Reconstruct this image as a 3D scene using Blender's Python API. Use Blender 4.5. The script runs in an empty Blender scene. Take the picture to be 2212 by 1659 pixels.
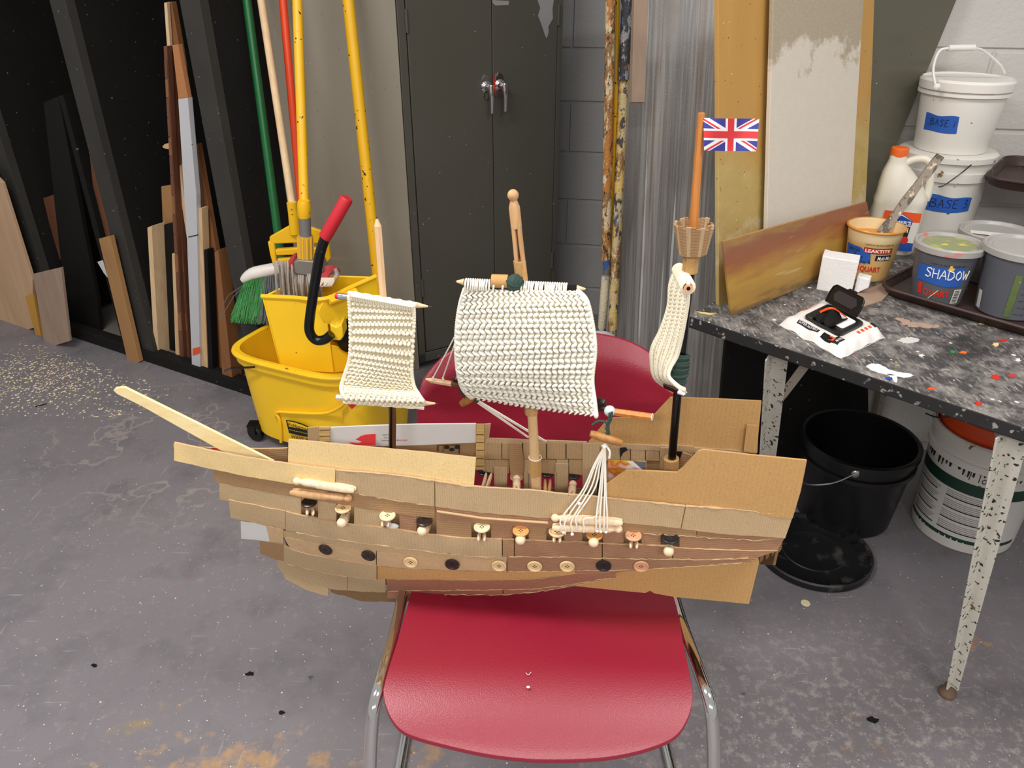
import bpy, math, random
from mathutils import Vector, Matrix, noise as mnoise
random.seed(7)
V = Vector
# ------------------------------------------------------------------ camera, world, lights, exposure
H = 1.46; PITCH = math.radians(29.0); FPX = 1661.0; CX = 1106.0; CY = 829.5
scene = bpy.context.scene
COL = scene.collection
cam_d = bpy.data.cameras.new('camera'); cam_d.sensor_width = 36.0; cam_d.lens = 36.0 * FPX / 2212.0
cam_d.clip_start = 0.05; cam_d.clip_end = 60
cam = bpy.data.objects.new('camera', cam_d); COL.objects.link(cam)
cam.location = (0, 0, H); cam.rotation_euler = (math.radians(90) - PITCH, 0, 0)
scene.camera = cam
world = bpy.data.worlds.new('world'); scene.world = world; world.use_nodes = True
world.node_tree.nodes['Background'].inputs[0].default_value = (1.0, 0.98, 0.96, 1)
world.node_tree.nodes['Background'].inputs[1].default_value = 0.40
vs = scene.view_settings
vs.view_transform = 'Standard'; vs.look = 'None'; vs.gamma = 1.0; vs.use_curve_mapping = False; vs.exposure = 0.08
def area_light(name, loc, sx, sy, power, col=(1.0, 0.965, 0.93), rot=(0, 0, 0)):
    l = bpy.data.lights.new(name, 'AREA'); l.shape = 'RECTANGLE'; l.size = sx; l.size_y = sy; l.energy = power; l.color = col
    o = bpy.data.objects.new(name, l); COL.objects.link(o); o.location = loc; o.rotation_euler = rot
    return o
# fluorescent ceiling fixtures of the shop, then two unseen fill lamps added, about 2.8 m up
area_light('ceiling_or_fill_light', (-1.15, 0.75, 2.8), 1.2, 0.30, 45)
area_light('ceiling_or_fill_light', (1.15, 0.35, 2.8), 1.2, 0.30, 26)
area_light('ceiling_or_fill_light', (-0.75, -1.9, 2.7), 1.2, 0.30, 62)  # added fill from behind the camera, brightens the ship's near side
area_light('ceiling_or_fill_light', (0.95, -1.9, 2.7), 1.2, 0.30, 62)  # second added fill lamp behind the camera
# ------------------------------------------------------------------ picture <-> place measuring helpers
FW = V((0, math.cos(PITCH), -math.sin(PITCH))); UP = V((0, math.sin(PITCH), math.cos(PITCH))); CAM = V((0, 0, H))
def ray(x, y): return V((1, 0, 0)) * ((x - CX) / FPX) + UP * ((CY - y) / FPX) + FW
def az(x, y, z):
    d = ray(x, y); return CAM + d * ((z - H) / d.z)
def ay(x, y, Y):
    d = ray(x, y); return CAM + d * (Y / d.y)
def apl(x, y, pt, n):
    d = ray(x, y); return CAM + d * ((V(pt) - CAM).dot(n) / d.dot(n))
def pj(P):
    v = V(P) - CAM; z = v.dot(FW); return (CX + FPX * v.x / z, CY - FPX * v.dot(UP) / z)
def lerp(a, b, t): return a + (b - a) * t
def clamp(x, a=0.0, b=1.0): return max(a, min(b, x))
def sstep(x): x = clamp(x); return x * x * (3 - 2 * x)
def interp(xs, ys, x):
    if x <= xs[0]: return ys[0]
    for i in range(1, len(xs)):
        if x <= xs[i]: return lerp(ys[i-1], ys[i], (x - xs[i-1]) / (xs[i] - xs[i-1]))
    return ys[-1]
def resample(pts, n):
    pts = [V(p) for p in pts]; L = [0]
    for i in range(1, len(pts)): L.append(L[-1] + (pts[i] - pts[i-1]).length)
    out = []
    for k in range(n):
        s = L[-1] * k / (n - 1); j = 1
        while j < len(L) - 1 and L[j] < s: j += 1
        t = (s - L[j-1]) / max(1e-9, L[j] - L[j-1]); out.append(pts[j-1].lerp(pts[j], clamp(t)))
    return out
def smooth_path(pts, n):
    pts = [V(p) for p in pts]; m = len(pts); out = []
    for k in range(n):
        x = (m - 1) * k / (n - 1); i = min(int(x), m - 2); t = x - i
        p0 = pts[max(i-1, 0)]; p1 = pts[i]; p2 = pts[i+1]; p3 = pts[min(i+2, m-1)]
        out.append(0.5 * ((2*p1) + (p2-p0)*t + (2*p0-5*p1+4*p2-p3)*t*t + (3*p1-p0-3*p2+p3)*t*t*t))
    return out
# ------------------------------------------------------------------ mesh builder
class MB:
    def __init__(s): s.v = []; s.f = []; s.m = []; s.mi = 0
    def add(s, vs, fs):
        o = len(s.v); s.v += [V(p) for p in vs]
        for f in fs: s.f.append([i + o for i in f]); s.m.append(s.mi)
        return s
    def hexa(s, p):   # 8 corners: bottom 4, top 4 in the same order
        return s.add(p, [(3,2,1,0),(4,5,6,7),(0,1,5,4),(1,2,6,5),(2,3,7,6),(3,0,4,7)])
    def box(s, c, size, R=None):
        c = V(c); hx, hy, hz = size[0]/2, size[1]/2, size[2]/2
        pts = [(-hx,-hy,-hz),(hx,-hy,-hz),(hx,hy,-hz),(-hx,hy,-hz),(-hx,-hy,hz),(hx,-hy,hz),(hx,hy,hz),(-hx,hy,hz)]
        pts = [(R @ V(q) if R else V(q)) + c for q in pts]
        return s.hexa(pts)
    def beam(s, a, b, wx, wy, side=None):   # bar from a to b; wx along side
        a = V(a); b = V(b); d = (b - a).normalized()
        sd = V(side) if side is not None else (V((0,0,1)) if abs(d.z) < .9 else V((1,0,0)))
        sd = (sd - d * sd.dot(d)).normalized(); t = d.cross(sd)
        q = [(-1,-1),(1,-1),(1,1),(-1,1)]
        return s.hexa([a + sd*(wx/2*i) + t*(wy/2*j) for i, j in q] + [b + sd*(wx/2*i) + t*(wy/2*j) for i, j in q])
    def prism(s, poly, ext):
        poly = [V(p) for p in poly]; e = V(ext); n = len(poly)
        nn = V((0,0,0))
        for i in range(n): nn += poly[i].cross(poly[(i+1) % n])
        if nn.dot(e) > 0: poly = poly[::-1]
        vs_ = poly + [p + e for p in poly]
        fs = [tuple(range(n)), tuple(range(2*n-1, n-1, -1))]
        for i in range(n): j = (i+1) % n; fs.append((j, i, n+i, n+j))
        return s.add(vs_, fs)
    def tube(s, pts, r, n=10, cap=True, flat=None):
        pts = [V(p) for p in pts]; m = len(pts)
        rs = r if isinstance(r, (list, tuple)) else [r]*m
        t0 = (pts[1]-pts[0]).normalized()
        nrm = t0.orthogonal().normalized(); rings = []
        if flat is not None:
            fl = V(flat); nrm = (fl - t0*fl.dot(t0)).normalized()
        for i in range(m):
            t = (pts[min(i+1,m-1)] - pts[max(i-1,0)]).normalized()
            nrm = (nrm - t*nrm.dot(t)).normalized(); bn = t.cross(nrm)
            rings.append([pts[i] + (nrm*math.cos(2*math.pi*k/n) + bn*math.sin(2*math.pi*k/n))*rs[i] for k in range(n)])
        vs_ = [p for rg in rings for p in rg]; fs = []
        for i in range(m-1):
            for k in range(n):
                k2 = (k+1) % n; fs.append((i*n+k, i*n+k2, (i+1)*n+k2, (i+1)*n+k))
        if cap: fs.append(tuple(range(n-1,-1,-1))); fs.append(tuple((m-1)*n+k for k in range(n)))
        return s.add(vs_, fs)
    def lathe(s, prof, c, n=24, axis=(0,0,1), closed=False, ang=(0, 2*math.pi), sx=1.0, sy=1.0, rot=0):
        ax = V(axis).normalized(); c = V(c)
        q = V((0,0,1)).rotation_difference(ax).to_matrix()
        full = abs(ang[1]-ang[0]-2*math.pi) < 1e-6; kn = n if full else n+1
        vs_ = []; fs = []
        for (r, z) in prof:
            for k in range(kn):
                a = ang[0] + (ang[1]-ang[0])*k/n + rot
                vs_.append(c + q @ V((r*math.cos(a)*sx, r*math.sin(a)*sy, z)))
        for i in range(len(prof)-1):
            for k in range(n):
                k2 = (k+1) % kn; fs.append((i*kn+k, i*kn+k2, (i+1)*kn+k2, (i+1)*kn+k))
        if full:
            if prof[0][0] > 1e-6: fs.append(tuple(range(kn-1,-1,-1))) if not closed else None
            if prof[-1][0] > 1e-6: fs.append(tuple((len(prof)-1)*kn+k for k in range(kn))) if not closed else None
        return s.add(vs_, fs)
    def grid(s, fn, nu, nv, th=None):   # fn(i/nu, j/nv) -> point; th: vector or function(point index) for thickness
        vs_ = [V(fn(i/nu, j/nv)) for j in range(nv+1) for i in range(nu+1)]
        w = nu+1; fs = [(j*w+i, j*w+i+1, (j+1)*w+i+1, (j+1)*w+i) for j in range(nv) for i in range(nu)]
        if th is None: return s.add(vs_, fs)
        e = V(th); N = len(vs_); vs_ = vs_ + [p + e for p in vs_]
        fs2 = [tuple(q + N for q in f[::-1]) for f in fs]; rim = []
        for i in range(nu):
            rim.append((i+1, i, N+i, N+i+1)); b = nv*w; rim.append((b+i, b+i+1, N+b+i+1, N+b+i))
        for j in range(nv):
            rim.append((j*w, (j+1)*w, N+(j+1)*w, N+j*w)); rim.append(((j+1)*w+nu, j*w+nu, N+j*w+nu, N+(j+1)*w+nu))
        return s.add(vs_, fs + fs2 + rim)
    def ball(s, c, rx, ry=None, rz=None, R=None, nu=8, nv=6):
        ry = rx if ry is None else ry; rz = rx if rz is None else rz; c = V(c); vs_ = []; fs = []
        for j in range(nv+1):
            th = math.pi*j/nv
            for i in range(nu):
                a = 2*math.pi*i/nu; q = V((rx*math.sin(th)*math.cos(a), ry*math.sin(th)*math.sin(a), rz*math.cos(th)))
                vs_.append(c + (R @ q if R else q))
        for j in range(nv):
            for i in range(nu):
                i2 = (i+1) % nu; fs.append((j*nu+i, (j+1)*nu+i, (j+1)*nu+i2, j*nu+i2))
        return s.add(vs_, fs)
    def loft(s, rings, cap0=True, cap1=True):
        n = len(rings[0]); vs_ = [p for r in rings for p in r]; fs = []
        for i in range(len(rings)-1):
            for k in range(n):
                k2 = (k+1) % n; fs.append((i*n+k, i*n+k2, (i+1)*n+k2, (i+1)*n+k))
        if cap0: fs.append(tuple(range(n-1,-1,-1)))
        if cap1: fs.append(tuple((len(rings)-1)*n+k for k in range(n)))
        return s.add(vs_, fs)
ORG = {}
def build(name, mb, mats, parent=None, smooth=35, bev=0, bseg=2, label=None, loc=None):
    org = ORG.get(parent.name, V((0,0,0))) if parent else (V(loc) if loc is not None else V((0,0,0)))
    if parent is None and loc is None and mb.v:
        xs = [p.x for p in mb.v]; ys = [p.y for p in mb.v]; zs = [p.z for p in mb.v]
        org = V(((min(xs)+max(xs))/2, (min(ys)+max(ys))/2, min(zs)))
    me = bpy.data.meshes.new(name)
    me.from_pydata([tuple(p - org) for p in mb.v], [], [f for f in mb.f])
    mats = mats if isinstance(mats, (list, tuple)) else [mats]
    for m in mats: me.materials.append(m)
    if len(mats) > 1: me.polygons.foreach_set('material_index', mb.m)
    if smooth:
        me.polygons.foreach_set('use_smooth', [True]*len(me.polygons)); me.update()
        me.set_sharp_from_angle(angle=math.radians(smooth))
    o = bpy.data.objects.new(name, me); COL.objects.link(o)
    if parent: o.parent = parent
    else: o.location = org
    ORG[o.name] = org
    if bev:
        b = o.modifiers.new('bevel', 'BEVEL'); b.width = bev; b.segments = bseg; b.limit_method = 'ANGLE'; b.angle_limit = math.radians(40)
    if label: o['label'] = label
    return o
def thing(name, label, cat, loc, group=None):
    o = bpy.data.objects.new(name, None); COL.objects.link(o); o.location = loc; o.empty_display_size = .05
    o['label'] = label; o['category'] = cat
    if group: o['group'] = group
    ORG[o.name] = V(loc); return o
def tag(o, label, cat, group=None):
    o['label'] = label; o['category'] = cat
    if group: o['group'] = group
    return o
def struct(o): o['kind'] = 'structure'; return o
def stuff(o): o['kind'] = 'stuff'; return o
def text_geo(txt, size=1.0, bold=0.0, shear=0.0, spacing=1.0):
    c = bpy.data.curves.new('t', 'FONT'); c.body = txt; c.size = size; c.offset = bold; c.shear = shear; c.space_character = spacing
    c.resolution_u = 3; c.fill_mode = 'FRONT'
    o = bpy.data.objects.new('t', c); COL.objects.link(o)
    dg = bpy.context.evaluated_depsgraph_get(); dg.update()
    me = bpy.data.meshes.new_from_object(o.evaluated_get(dg))
    vs_ = [v.co.copy() for v in me.vertices]; fs = [tuple(p.vertices) for p in me.polygons]
    bpy.data.objects.remove(o); bpy.data.curves.remove(c); bpy.data.meshes.remove(me)
    xs = [v.x for v in vs_] or [0]
    return vs_, fs, min(xs), max(xs)
def put_text(mb, txt, w, mapper, bold=0.0, shear=0.0, h=None):
    """lettering fitted into width w (height by font or h); mapper((x 0..w), (y)) -> point"""
    vs_, fs, x0, x1 = text_geo(txt, 1.0, bold, shear)
    k = w / (x1 - x0); ky = k if h is None else h / 0.69
    mb.add([mapper((v.x - x0)*k, v.y*ky) for v in vs_], fs)
STROKES = {'B': [[(0,0),(0,1),(.5,.95),(.55,.75),(.1,.55),(.6,.45),(.62,.1),(0,0)]], 'A': [[(0,0),(.35,1),(.62,0)],[(.1,.38),(.55,.38)]],
 'S': [[(.58,.85),(.4,1),(.12,.92),(.06,.7),(.45,.45),(.5,.18),(.3,0),(0,.1)]], 'E': [[(.5,1),(.05,1),(.02,0),(.52,0)],[(.03,.52),(.42,.54)]],
 '1': [[(.2,1),(.1,0)]], '3': [[(.05,.95),(.4,1),(.45,.75),(.15,.58),(.5,.4),(.45,.08),(0,0)]], 'H': [[(0,1),(0,0)],[(.5,1),(.5,0)],[(0,.5),(.5,.5)]],
 'D': [[(0,0),(0,1),(.45,.85),(.55,.4),(.3,.05),(0,0)]], 'O': [[(.3,1),(.05,.7),(.05,.25),(.3,0),(.55,.3),(.52,.75),(.3,1)]],
 'W': [[(0,1),(.15,0),(.35,.7),(.5,0),(.7,1)]], 'F': [[(.45,1),(.02,1),(0,0)],[(0,.55),(.35,.55)]], 'a': [[(.35,.45),(.1,.45),(.05,.1),(.3,.05),(.38,.45),(.4,0)]],
 'u': [[(0,.5),(.05,.05),(.3,.05),(.35,.5),(.38,0)]], 'x': [[(0,.5),(.38,0)],[(.38,.5),(0,0)]], 'o': [[(.2,.5),(.02,.3),(.1,.02),(.35,.1),(.36,.4),(.2,.5)]],
 'd': [[(.38,.4),(.1,.42),(.05,.1),(.35,.1),(.38,1),(.4,0)]], 's': [[(.32,.45),(.08,.42),(.28,.2),(.25,.02),(0,.05)]], 't': [[(.15,.9),(.15,.05),(.3,0)],[(0,.6),(.32,.6)]],
 'e': [[(.03,.25),(.35,.3),(.2,.5),(.03,.3),(.1,.02),(.36,.08)]], 'p': [[(0,.5),(0,-.4)],[(0,.4),(.3,.45),(.35,.1),(0,.05)]], 'l': [[(.1,1),(.1,0)]], 'I': [[(.1,1),(.1,0)]], 'r': [[(0,.5),(.02,0)],[(.02,.35),(.28,.48)]]}
def hand_text(mb, txt, h, mapper, r, gap=.22, n=5):
    x = 0.0
    for ch in txt:
        if ch == ' ': x += .5*h; continue
        st = STROKES[ch]; wmax = 0
        for s_ in st:
            pts = resample([(p[0], p[1], 0) for p in s_], max(4, 5*len(s_)))
            wmax = max(wmax, max(p.x for p in pts))
            mb.tube([mapper(x + p.x*h, p.y*h) for p in pts], r, n)
        x += (wmax + gap)*h
    return x
# ------------------------------------------------------------------ materials
class NT:
    def __init__(s, name):
        s.mat = bpy.data.materials.new(name); s.mat.use_nodes = True; s.t = s.mat.node_tree; s.t.nodes.clear()
        s.o = s.t.nodes.new('ShaderNodeOutputMaterial'); s.b = s.t.nodes.new('ShaderNodeBsdfPrincipled')
        s.t.links.new(s.b.outputs[0], s.o.inputs[0]); s.tc = s.t.nodes.new('ShaderNodeTexCoord'); s.co = s.tc.outputs['Object']
    def n(s, typ, **k):
        x = s.t.nodes.new(typ)
        for a, b in k.items(): setattr(x, a, b)
        return x
    def put(s, sock, val):
        if hasattr(val, 'is_linked') or hasattr(val, 'links'): s.t.links.new(val, sock)
        elif isinstance(val, (tuple, list)) and len(val) == 3 and sock.type == 'RGBA': sock.default_value = (*val, 1)
        else: sock.default_value = val
    def map(s, scale=(1,1,1), rot=(0,0,0), loc=(0,0,0), vec=None):
        m = s.n('ShaderNodeMapping'); s.put(m.inputs['Vector'], vec or s.co)
        m.inputs['Scale'].default_value = scale; m.inputs['Rotation'].default_value = rot; m.inputs['Location'].default_value = loc
        return m.outputs[0]
    def noise(s, scale, detail=3, vec=None, rough=.5, dist=0):
        x = s.n('ShaderNodeTexNoise'); s.put(x.inputs['Vector'], vec or s.co); x.inputs['Scale'].default_value = scale
        x.inputs['Detail'].default_value = detail; x.inputs['Roughness'].default_value = rough; x.inputs['Distortion'].default_value = dist
        return x.outputs['Fac']
    def voro(s, scale, vec=None, rnd=1.0, feature='F1', out='Distance'):
        x = s.n('ShaderNodeTexVoronoi', feature=feature); s.put(x.inputs['Vector'], vec or s.co); x.inputs['Scale'].default_value = scale
        x.inputs['Randomness'].default_value = rnd; return x.outputs[out]
    def wave(s, scale, dist=0, dscale=1, vec=None, dir='X', detail=2):
        x = s.n('ShaderNodeTexWave', bands_direction=dir); s.put(x.inputs['Vector'], vec or s.co); x.inputs['Scale'].default_value = scale
        x.inputs['Distortion'].default_value = dist; x.inputs['Detail Scale'].default_value = dscale; x.inputs['Detail'].default_value = detail
        return x.outputs['Fac']
    def ramp(s, fac, stops, const=False):
        x = s.n('ShaderNodeValToRGB'); s.put(x.inputs[0], fac); cr = x.color_ramp
        if const: cr.interpolation = 'CONSTANT'
        stops = sorted(stops, key=lambda q: q[0])
        while len(cr.elements) > 1: cr.elements.remove(cr.elements[-1])
        for k, (p, c) in enumerate(stops):
            e = cr.elements[0] if k == 0 else cr.elements.new(p)
            e.position = p; e.color = (*c, 1) if isinstance(c, (tuple, list)) else (c, c, c, 1)
        return x.outputs[0]
    def thr(s, fac, a, b): return s.ramp(fac, [(a, 0.0), (b, 1.0)])
    def mix(s, fac, a, b, mode='MIX'):
        x = s.n('ShaderNodeMix', data_type='RGBA', blend_type=mode); s.put(x.inputs[0], fac); s.put(x.inputs[6], a); s.put(x.inputs[7], b)
        return x.outputs[2]
    def math(s, op, a, b=0.0):
        x = s.n('ShaderNodeMath', operation=op); s.put(x.inputs[0], a); s.put(x.inputs[1], b); return x.outputs[0]
    def sep(s, vec=None):
        x = s.n('ShaderNodeSeparateXYZ'); s.put(x.inputs[0], vec or s.co); return x.outputs
    def dist(s, c, scale=(1,1,1)):   # distance of the surface point from a place, in object space
        m = s.n('ShaderNodeVectorMath', operation='SUBTRACT'); s.put(m.inputs[0], s.co); m.inputs[1].default_value = c
        m2 = s.n('ShaderNodeVectorMath', operation='MULTIPLY'); s.put(m2.inputs[0], m.outputs[0]); m2.inputs[1].default_value = scale
        m3 = s.n('ShaderNodeVectorMath', operation='LENGTH'); s.put(m3.inputs[0], m2.outputs[0]); return m3.outputs['Value']
    def fin(s, col, rough=.5, metal=0.0, bump=None, bs=.3, bd=.002, spec=.5, coat=0, trans=0, sss=0, alpha=None, ior=None):
        s.put(s.b.inputs['Base Color'], col); s.put(s.b.inputs['Roughness'], rough); s.put(s.b.inputs['Metallic'], metal)
        s.b.inputs['Specular IOR Level'].default_value = spec
        if coat: s.b.inputs['Coat Weight'].default_value = coat; s.b.inputs['Coat Roughness'].default_value = .12
        if trans: s.b.inputs['Transmission Weight'].default_value = trans
        if ior: s.b.inputs['IOR'].default_value = ior
        if sss: s.b.inputs['Subsurface Weight'].default_value = sss; s.b.inputs['Subsurface Scale'].default_value = .01
        if bump is not None:
            x = s.n('ShaderNodeBump'); x.inputs['Strength'].default_value = bs; x.inputs['Distance'].default_value = bd
            s.put(x.inputs['Height'], bump); s.t.links.new(x.outputs[0], s.b.inputs['Normal'])
        return s.mat
def L(r, g, b):   # display colour 0-255 -> linear
    def c(x):
        x /= 255.0; return x/12.92 if x <= .04045 else ((x+.055)/1.055)**2.4
    return (c(r), c(g), c(b))
def dim(c, k): return tuple(x*k for x in c)
def plain(name, col, rough=.5, metal=0.0, var=.12, vs_=14, bump=0.0, bsc=250, bd=.001, spec=.5, coat=0, speck=None, **kw):
    t = NT(name); c = col
    if var: c = t.mix(t.noise(vs_, 4), dim(col, 1-var), dim(col, 1+var))
    if speck:
        for (sc, sca, lo, hi) in speck: c = t.mix(t.thr(t.noise(sca, 2), lo, hi), c, sc)
    return t.fin(c, rough, metal, t.noise(bsc, 2) if bump else None, bump, bd, spec, coat, **kw)
def wood(name, c1, c2, scale=(60, 60, 4), rough=.6, knots=False, edge=None):
    t = NT(name); v = t.map(scale)
    g = t.noise(1.0, 5, v, .6, .4)
    c = t.ramp(g, [(.25, c1), (.5, lerp3(c1, c2, .5)), (.75, c2)])
    if knots: c = t.mix(t.thr(t.voro(9), .06, .03), c, dim(c1, .5))
    return t.fin(c, rough, 0, g, .15, .001)
def lerp3(a, b, t): return tuple(a[i] + (b[i]-a[i])*t for i in range(3))
def card(name, col, flute='Z', fs=1.0, amp=.25, fleck=.35, var=.1):
    """corrugated kraft board: fine flecks, faint flute lines, creases"""
    t = NT(name)
    c = t.mix(t.noise(9, 4), dim(col, 1-var), dim(col, 1+var))
    c = t.mix(t.math('MULTIPLY', t.thr(t.noise(420, 2), .56, .68), fleck), c, dim(col, .55))
    c = t.mix(t.math('MULTIPLY', t.thr(t.noise(300, 2, t.map((1,1,1), loc=(3,1,7))), .58, .72), .35), c, dim(col, 1.3))
    w = t.wave(55*fs, 1.2, 2.0, None, flute)
    c = t.mix(t.math('MULTIPLY', t.thr(w, .75, 1.0), amp), c, dim(col, .72))
    h = t.math('ADD', t.math('MULTIPLY', w, .6), t.noise(60, 4))
    return t.fin(c, .85, 0, h, .25, .0012, .2)
MT = {}
MT['white_plastic'] = plain('white_plastic', L(232,228,221), .42, var=.05, speck=[(L(150,120,80), 46, .74, .78)])
MT['white_dirty'] = plain('white_dirty', L(214,210,202), .5, var=.06, speck=[(L(120,86,50), 38, .70, .74), (L(90,80,70), 90, .74, .77)])
MT['ivory_plastic'] = plain('ivory_plastic', L(226,220,204), .38, var=.04)
MT['black_plastic'] = plain('black_plastic', L(14,14,15), .34, var=.3, bump=.08)
MT['black_lid'] = plain('black_lid', L(22,22,24), .42, var=.5, vs_=9, bump=.25, bsc=60, bd=.002, speck=[(L(66,64,60), 22, .60, .74)])
MT['chrome'] = plain('chrome', (.78,.77,.75), .09, 1.0, var=.04)
MT['steel'] = plain('steel', (.55,.54,.52), .3, 1.0, var=.08)
MT['dark_wire'] = plain('dark_wire', L(58,56,54), .35, .8, var=.1)
MT['yellow_plastic'] = plain('yellow_plastic', L(255,206,34), .36, var=.07, vs_=10, bump=.05, speck=[(L(150,100,20), 60, .735, .76)])
MT['yellow_fibre'] = plain('yellow_fibre', L(240,184,20), .42, var=.08, speck=[(L(60,44,10), 68, .675, .695)])
MT['yellow_clamp'] = plain('yellow_clamp', L(243,190,24), .36, var=.06)
MT['green_paint'] = plain('green_paint', L(18,98,48), .32, var=.15)
MT['orange_paint'] = plain('orange_paint', L(240,74,30), .34, var=.08)
MT['red_grip'] = plain('red_grip', L(206,40,52), .5, var=.08, bump=.1)
MT['red_band'] = plain('red_band', L(176,58,62), .9, var=.25, vs_=80, bump=.5, bsc=500)
MT['black_gloss'] = plain('black_gloss', L(10,10,11), .22, var=.3, speck=[(L(190,190,190), 140, .79, .80)])
MT['mop_yarn'] = plain('mop_yarn', L(172,160,148), .95, var=.35, vs_=60, bump=.6, bsc=600)
MT['fringe'] = plain('fringe', L(222,208,190), .95, var=.15, bump=.5, bsc=600)
MT['bristle_green'] = plain('bristle_green', L(52,140,66), .5, var=.35, vs_=90)
MT['bristle_grey'] = plain('bristle_grey', L(104,110,112), .5, var=.35, vs_=90)
MT['chair_red'] = plain('chair_red', L(142,23,46), .38, var=.06, vs_=5, bump=.5, bsc=480, bd=.0008, spec=.75)
MT['tag_ink'] = plain('tag_ink', L(22,20,20), .7, var=0)
MT['marker_ink'] = plain('marker_ink', L(18,22,44), .7, var=0)
MT['white_ink'] = plain('white_ink', L(240,240,238), .7, var=0)
MT['red_ink'] = plain('red_ink', L(206,44,32), .5, var=0)
MT['blue_tape'] = plain('blue_tape', L(36,88,176), .7, var=.08, bump=.15, bsc=300)
MT['black_paint'] = plain('black_paint', L(26,25,24), .8, spec=.2, var=.28, vs_=7, bump=.2, bsc=120, speck=[(L(110,104,96), 70, .72, .78), (L(190,170,140), 130, .80, .81)])
MT['black_stud_lit'] = plain('black_stud_lit', L(58,56,53), .75, spec=.25, var=.22, vs_=8, bump=.2, bsc=100, speck=[(L(150,145,136), 75, .72, .77)])  # the rack's black paint, lightened for the light on the stud fronts
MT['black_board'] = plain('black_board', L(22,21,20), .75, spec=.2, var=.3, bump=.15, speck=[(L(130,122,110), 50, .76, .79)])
MT['pine'] = wood('pine', L(196,158,112), L(228,194,150), (45,45,3))
MT['pine_light'] = wood('pine_light', L(214,178,134), L(238,208,166), (50,50,3))
MT['ply_face'] = wood('ply_face', L(184,146,112), L(206,172,138), (14,14,2))
MT['ply_grey'] = wood('ply_grey', L(150,126,108), L(172,148,128), (20,20,4))
MT['tan_board'] = wood('tan_board', L(158,116,70), L(178,134,86), (10,10,3))
MT['ochre_board'] = wood('ochre_board', L(186,132,50), L(206,156,72), (18,18,4))
MT['red_brown'] = wood('red_brown', L(96,58,40), L(126,80,56), (24,24,3))
MT['brown_board'] = wood('brown_board', L(128,82,46), L(152,102,62), (20,20,3))
MT['cork'] = plain('cork', L(178,120,74), .9, var=.3, vs_=300, bump=.4, bsc=300)
MT['panel_white'] = plain('panel_white', L(196,196,200), .55, var=.06, speck=[(L(90,80,74), 60, .75, .78)])
MT['cedar'] = wood('cedar', L(188,110,44), L(216,142,70), (160,160,12), .5)
MT['pin_pale'] = wood('pin_pale', L(226,196,158), L(244,222,190), (160,160,14), .6)
MT['pin_tan'] = wood('pin_tan', L(190,142,96), L(218,176,128), (160,160,14), .6)
MT['pencil_natural'] = wood('pencil_natural', L(222,178,132), L(240,204,164), (160,160,14), .55)
MT['dowel'] = wood('dowel', L(208,168,118), L(226,190,144), (120,120,10), .6)
MT['toggle_wood'] = wood('toggle_wood', L(146,94,42), L(186,132,70), (150,150,20), .35)
MT['button_dark'] = plain('button_dark', L(44,32,28), .3, var=.2, bump=.1)
MT['button_black'] = plain('button_black', L(30,30,34), .35, var=.2)
MT['button_pale'] = plain('button_pale', L(228,196,146), .4, var=.06)
MT['button_cream'] = plain('button_cream', L(230,216,176), .35, var=.04)
MT['button_orange'] = plain('button_orange', L(226,164,96), .4, var=.06)
MT['button_rose'] = plain('button_rose', L(216,164,124), .4, var=.06)
MT['hole_dark'] = plain('hole_dark', L(70,48,34), .8, var=0)
MT['yarn_cream'] = plain('yarn_cream', L(246,237,212), .95, var=.06, vs_=200, bump=.5, bsc=900, spec=.2)
MT['yarn_white'] = plain('yarn_white', L(240,236,222), .95, var=.08, vs_=160, bump=.6, bsc=900, spec=.2)
MT['yarn_back'] = plain('yarn_back', L(200,190,164), .95, var=.15, vs_=160, bump=.5, bsc=900, spec=.2)
MT['string'] = plain('string', L(240,234,220), .95, var=.05, bump=.4, bsc=900, spec=.2)
MT['green_twine'] = plain('green_twine', L(52,74,66), .9, var=.2, vs_=200, bump=.4, bsc=900)
MT['card_tan'] = card('card_tan', L(188,162,126), 'X', 1.0, .3)
MT['card_tan_v'] = card('card_tan_v', L(192,165,127), 'X', 1.6, .55)
MT['card_rose'] = card('card_rose', L(160,121,92), 'Z', 1.6, .5)
MT['card_brown'] = card('card_brown', L(166,131,95), 'Z', 1.3, .45)
MT['card_far'] = card('card_far', L(180,150,112), 'X', 1.2, .4)
MT['card_yellow'] = card('card_yellow', L(236,206,148), 'X', 1.0, .12, .4, .05)
MT['card_ochre'] = card('card_ochre', L(194,152,98), 'X', .8, .16, .4, .05)
MT['card_strip'] = card('card_strip', L(206,172,110), 'Z', .8, .5, .2)
MT['card_red'] = card('card_red', L(158,110,86), 'Z', 1.6, .5)
MT['card_dark'] = card('card_dark', L(126,99,69), 'Z', 1.6, .6)
MT['card_white'] = plain('card_white', L(212,210,208), .6, var=.04, bump=.1, bsc=80)
MT['card_torn'] = plain('card_torn', L(196,164,124), .95, var=.15, vs_=120, bump=.5, bsc=400)
MT['bowsprit_wood'] = wood('bowsprit_wood', L(238,212,150), L(250,230,178), (30,90,90), .6)
MT['foam_white'] = plain('foam_white', L(232,230,228), .85, var=.03, bump=.35, bsc=180, bd=.002)
MT['tray_brown'] = plain('tray_brown', L(58,40,34), .5, var=.3, bump=.25, bsc=70, speck=[(L(150,140,128), 55, .72, .77)])
MT['orange_plastic'] = plain('orange_plastic', L(214,76,26), .4, var=.06)
MT['cap_orange'] = plain('cap_orange', L(240,112,44), .4, var=.04)
MT['label_blue'] = plain('label_blue', L(28,72,160), .5, var=0)
MT['label_orange'] = plain('label_orange', L(232,86,30), .5, var=0)
MT['label_green'] = plain('label_green', L(24,60,44), .5, var=.05)
MT['label_white'] = plain('label_white', L(216,212,206), .55, var=.03)
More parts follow.
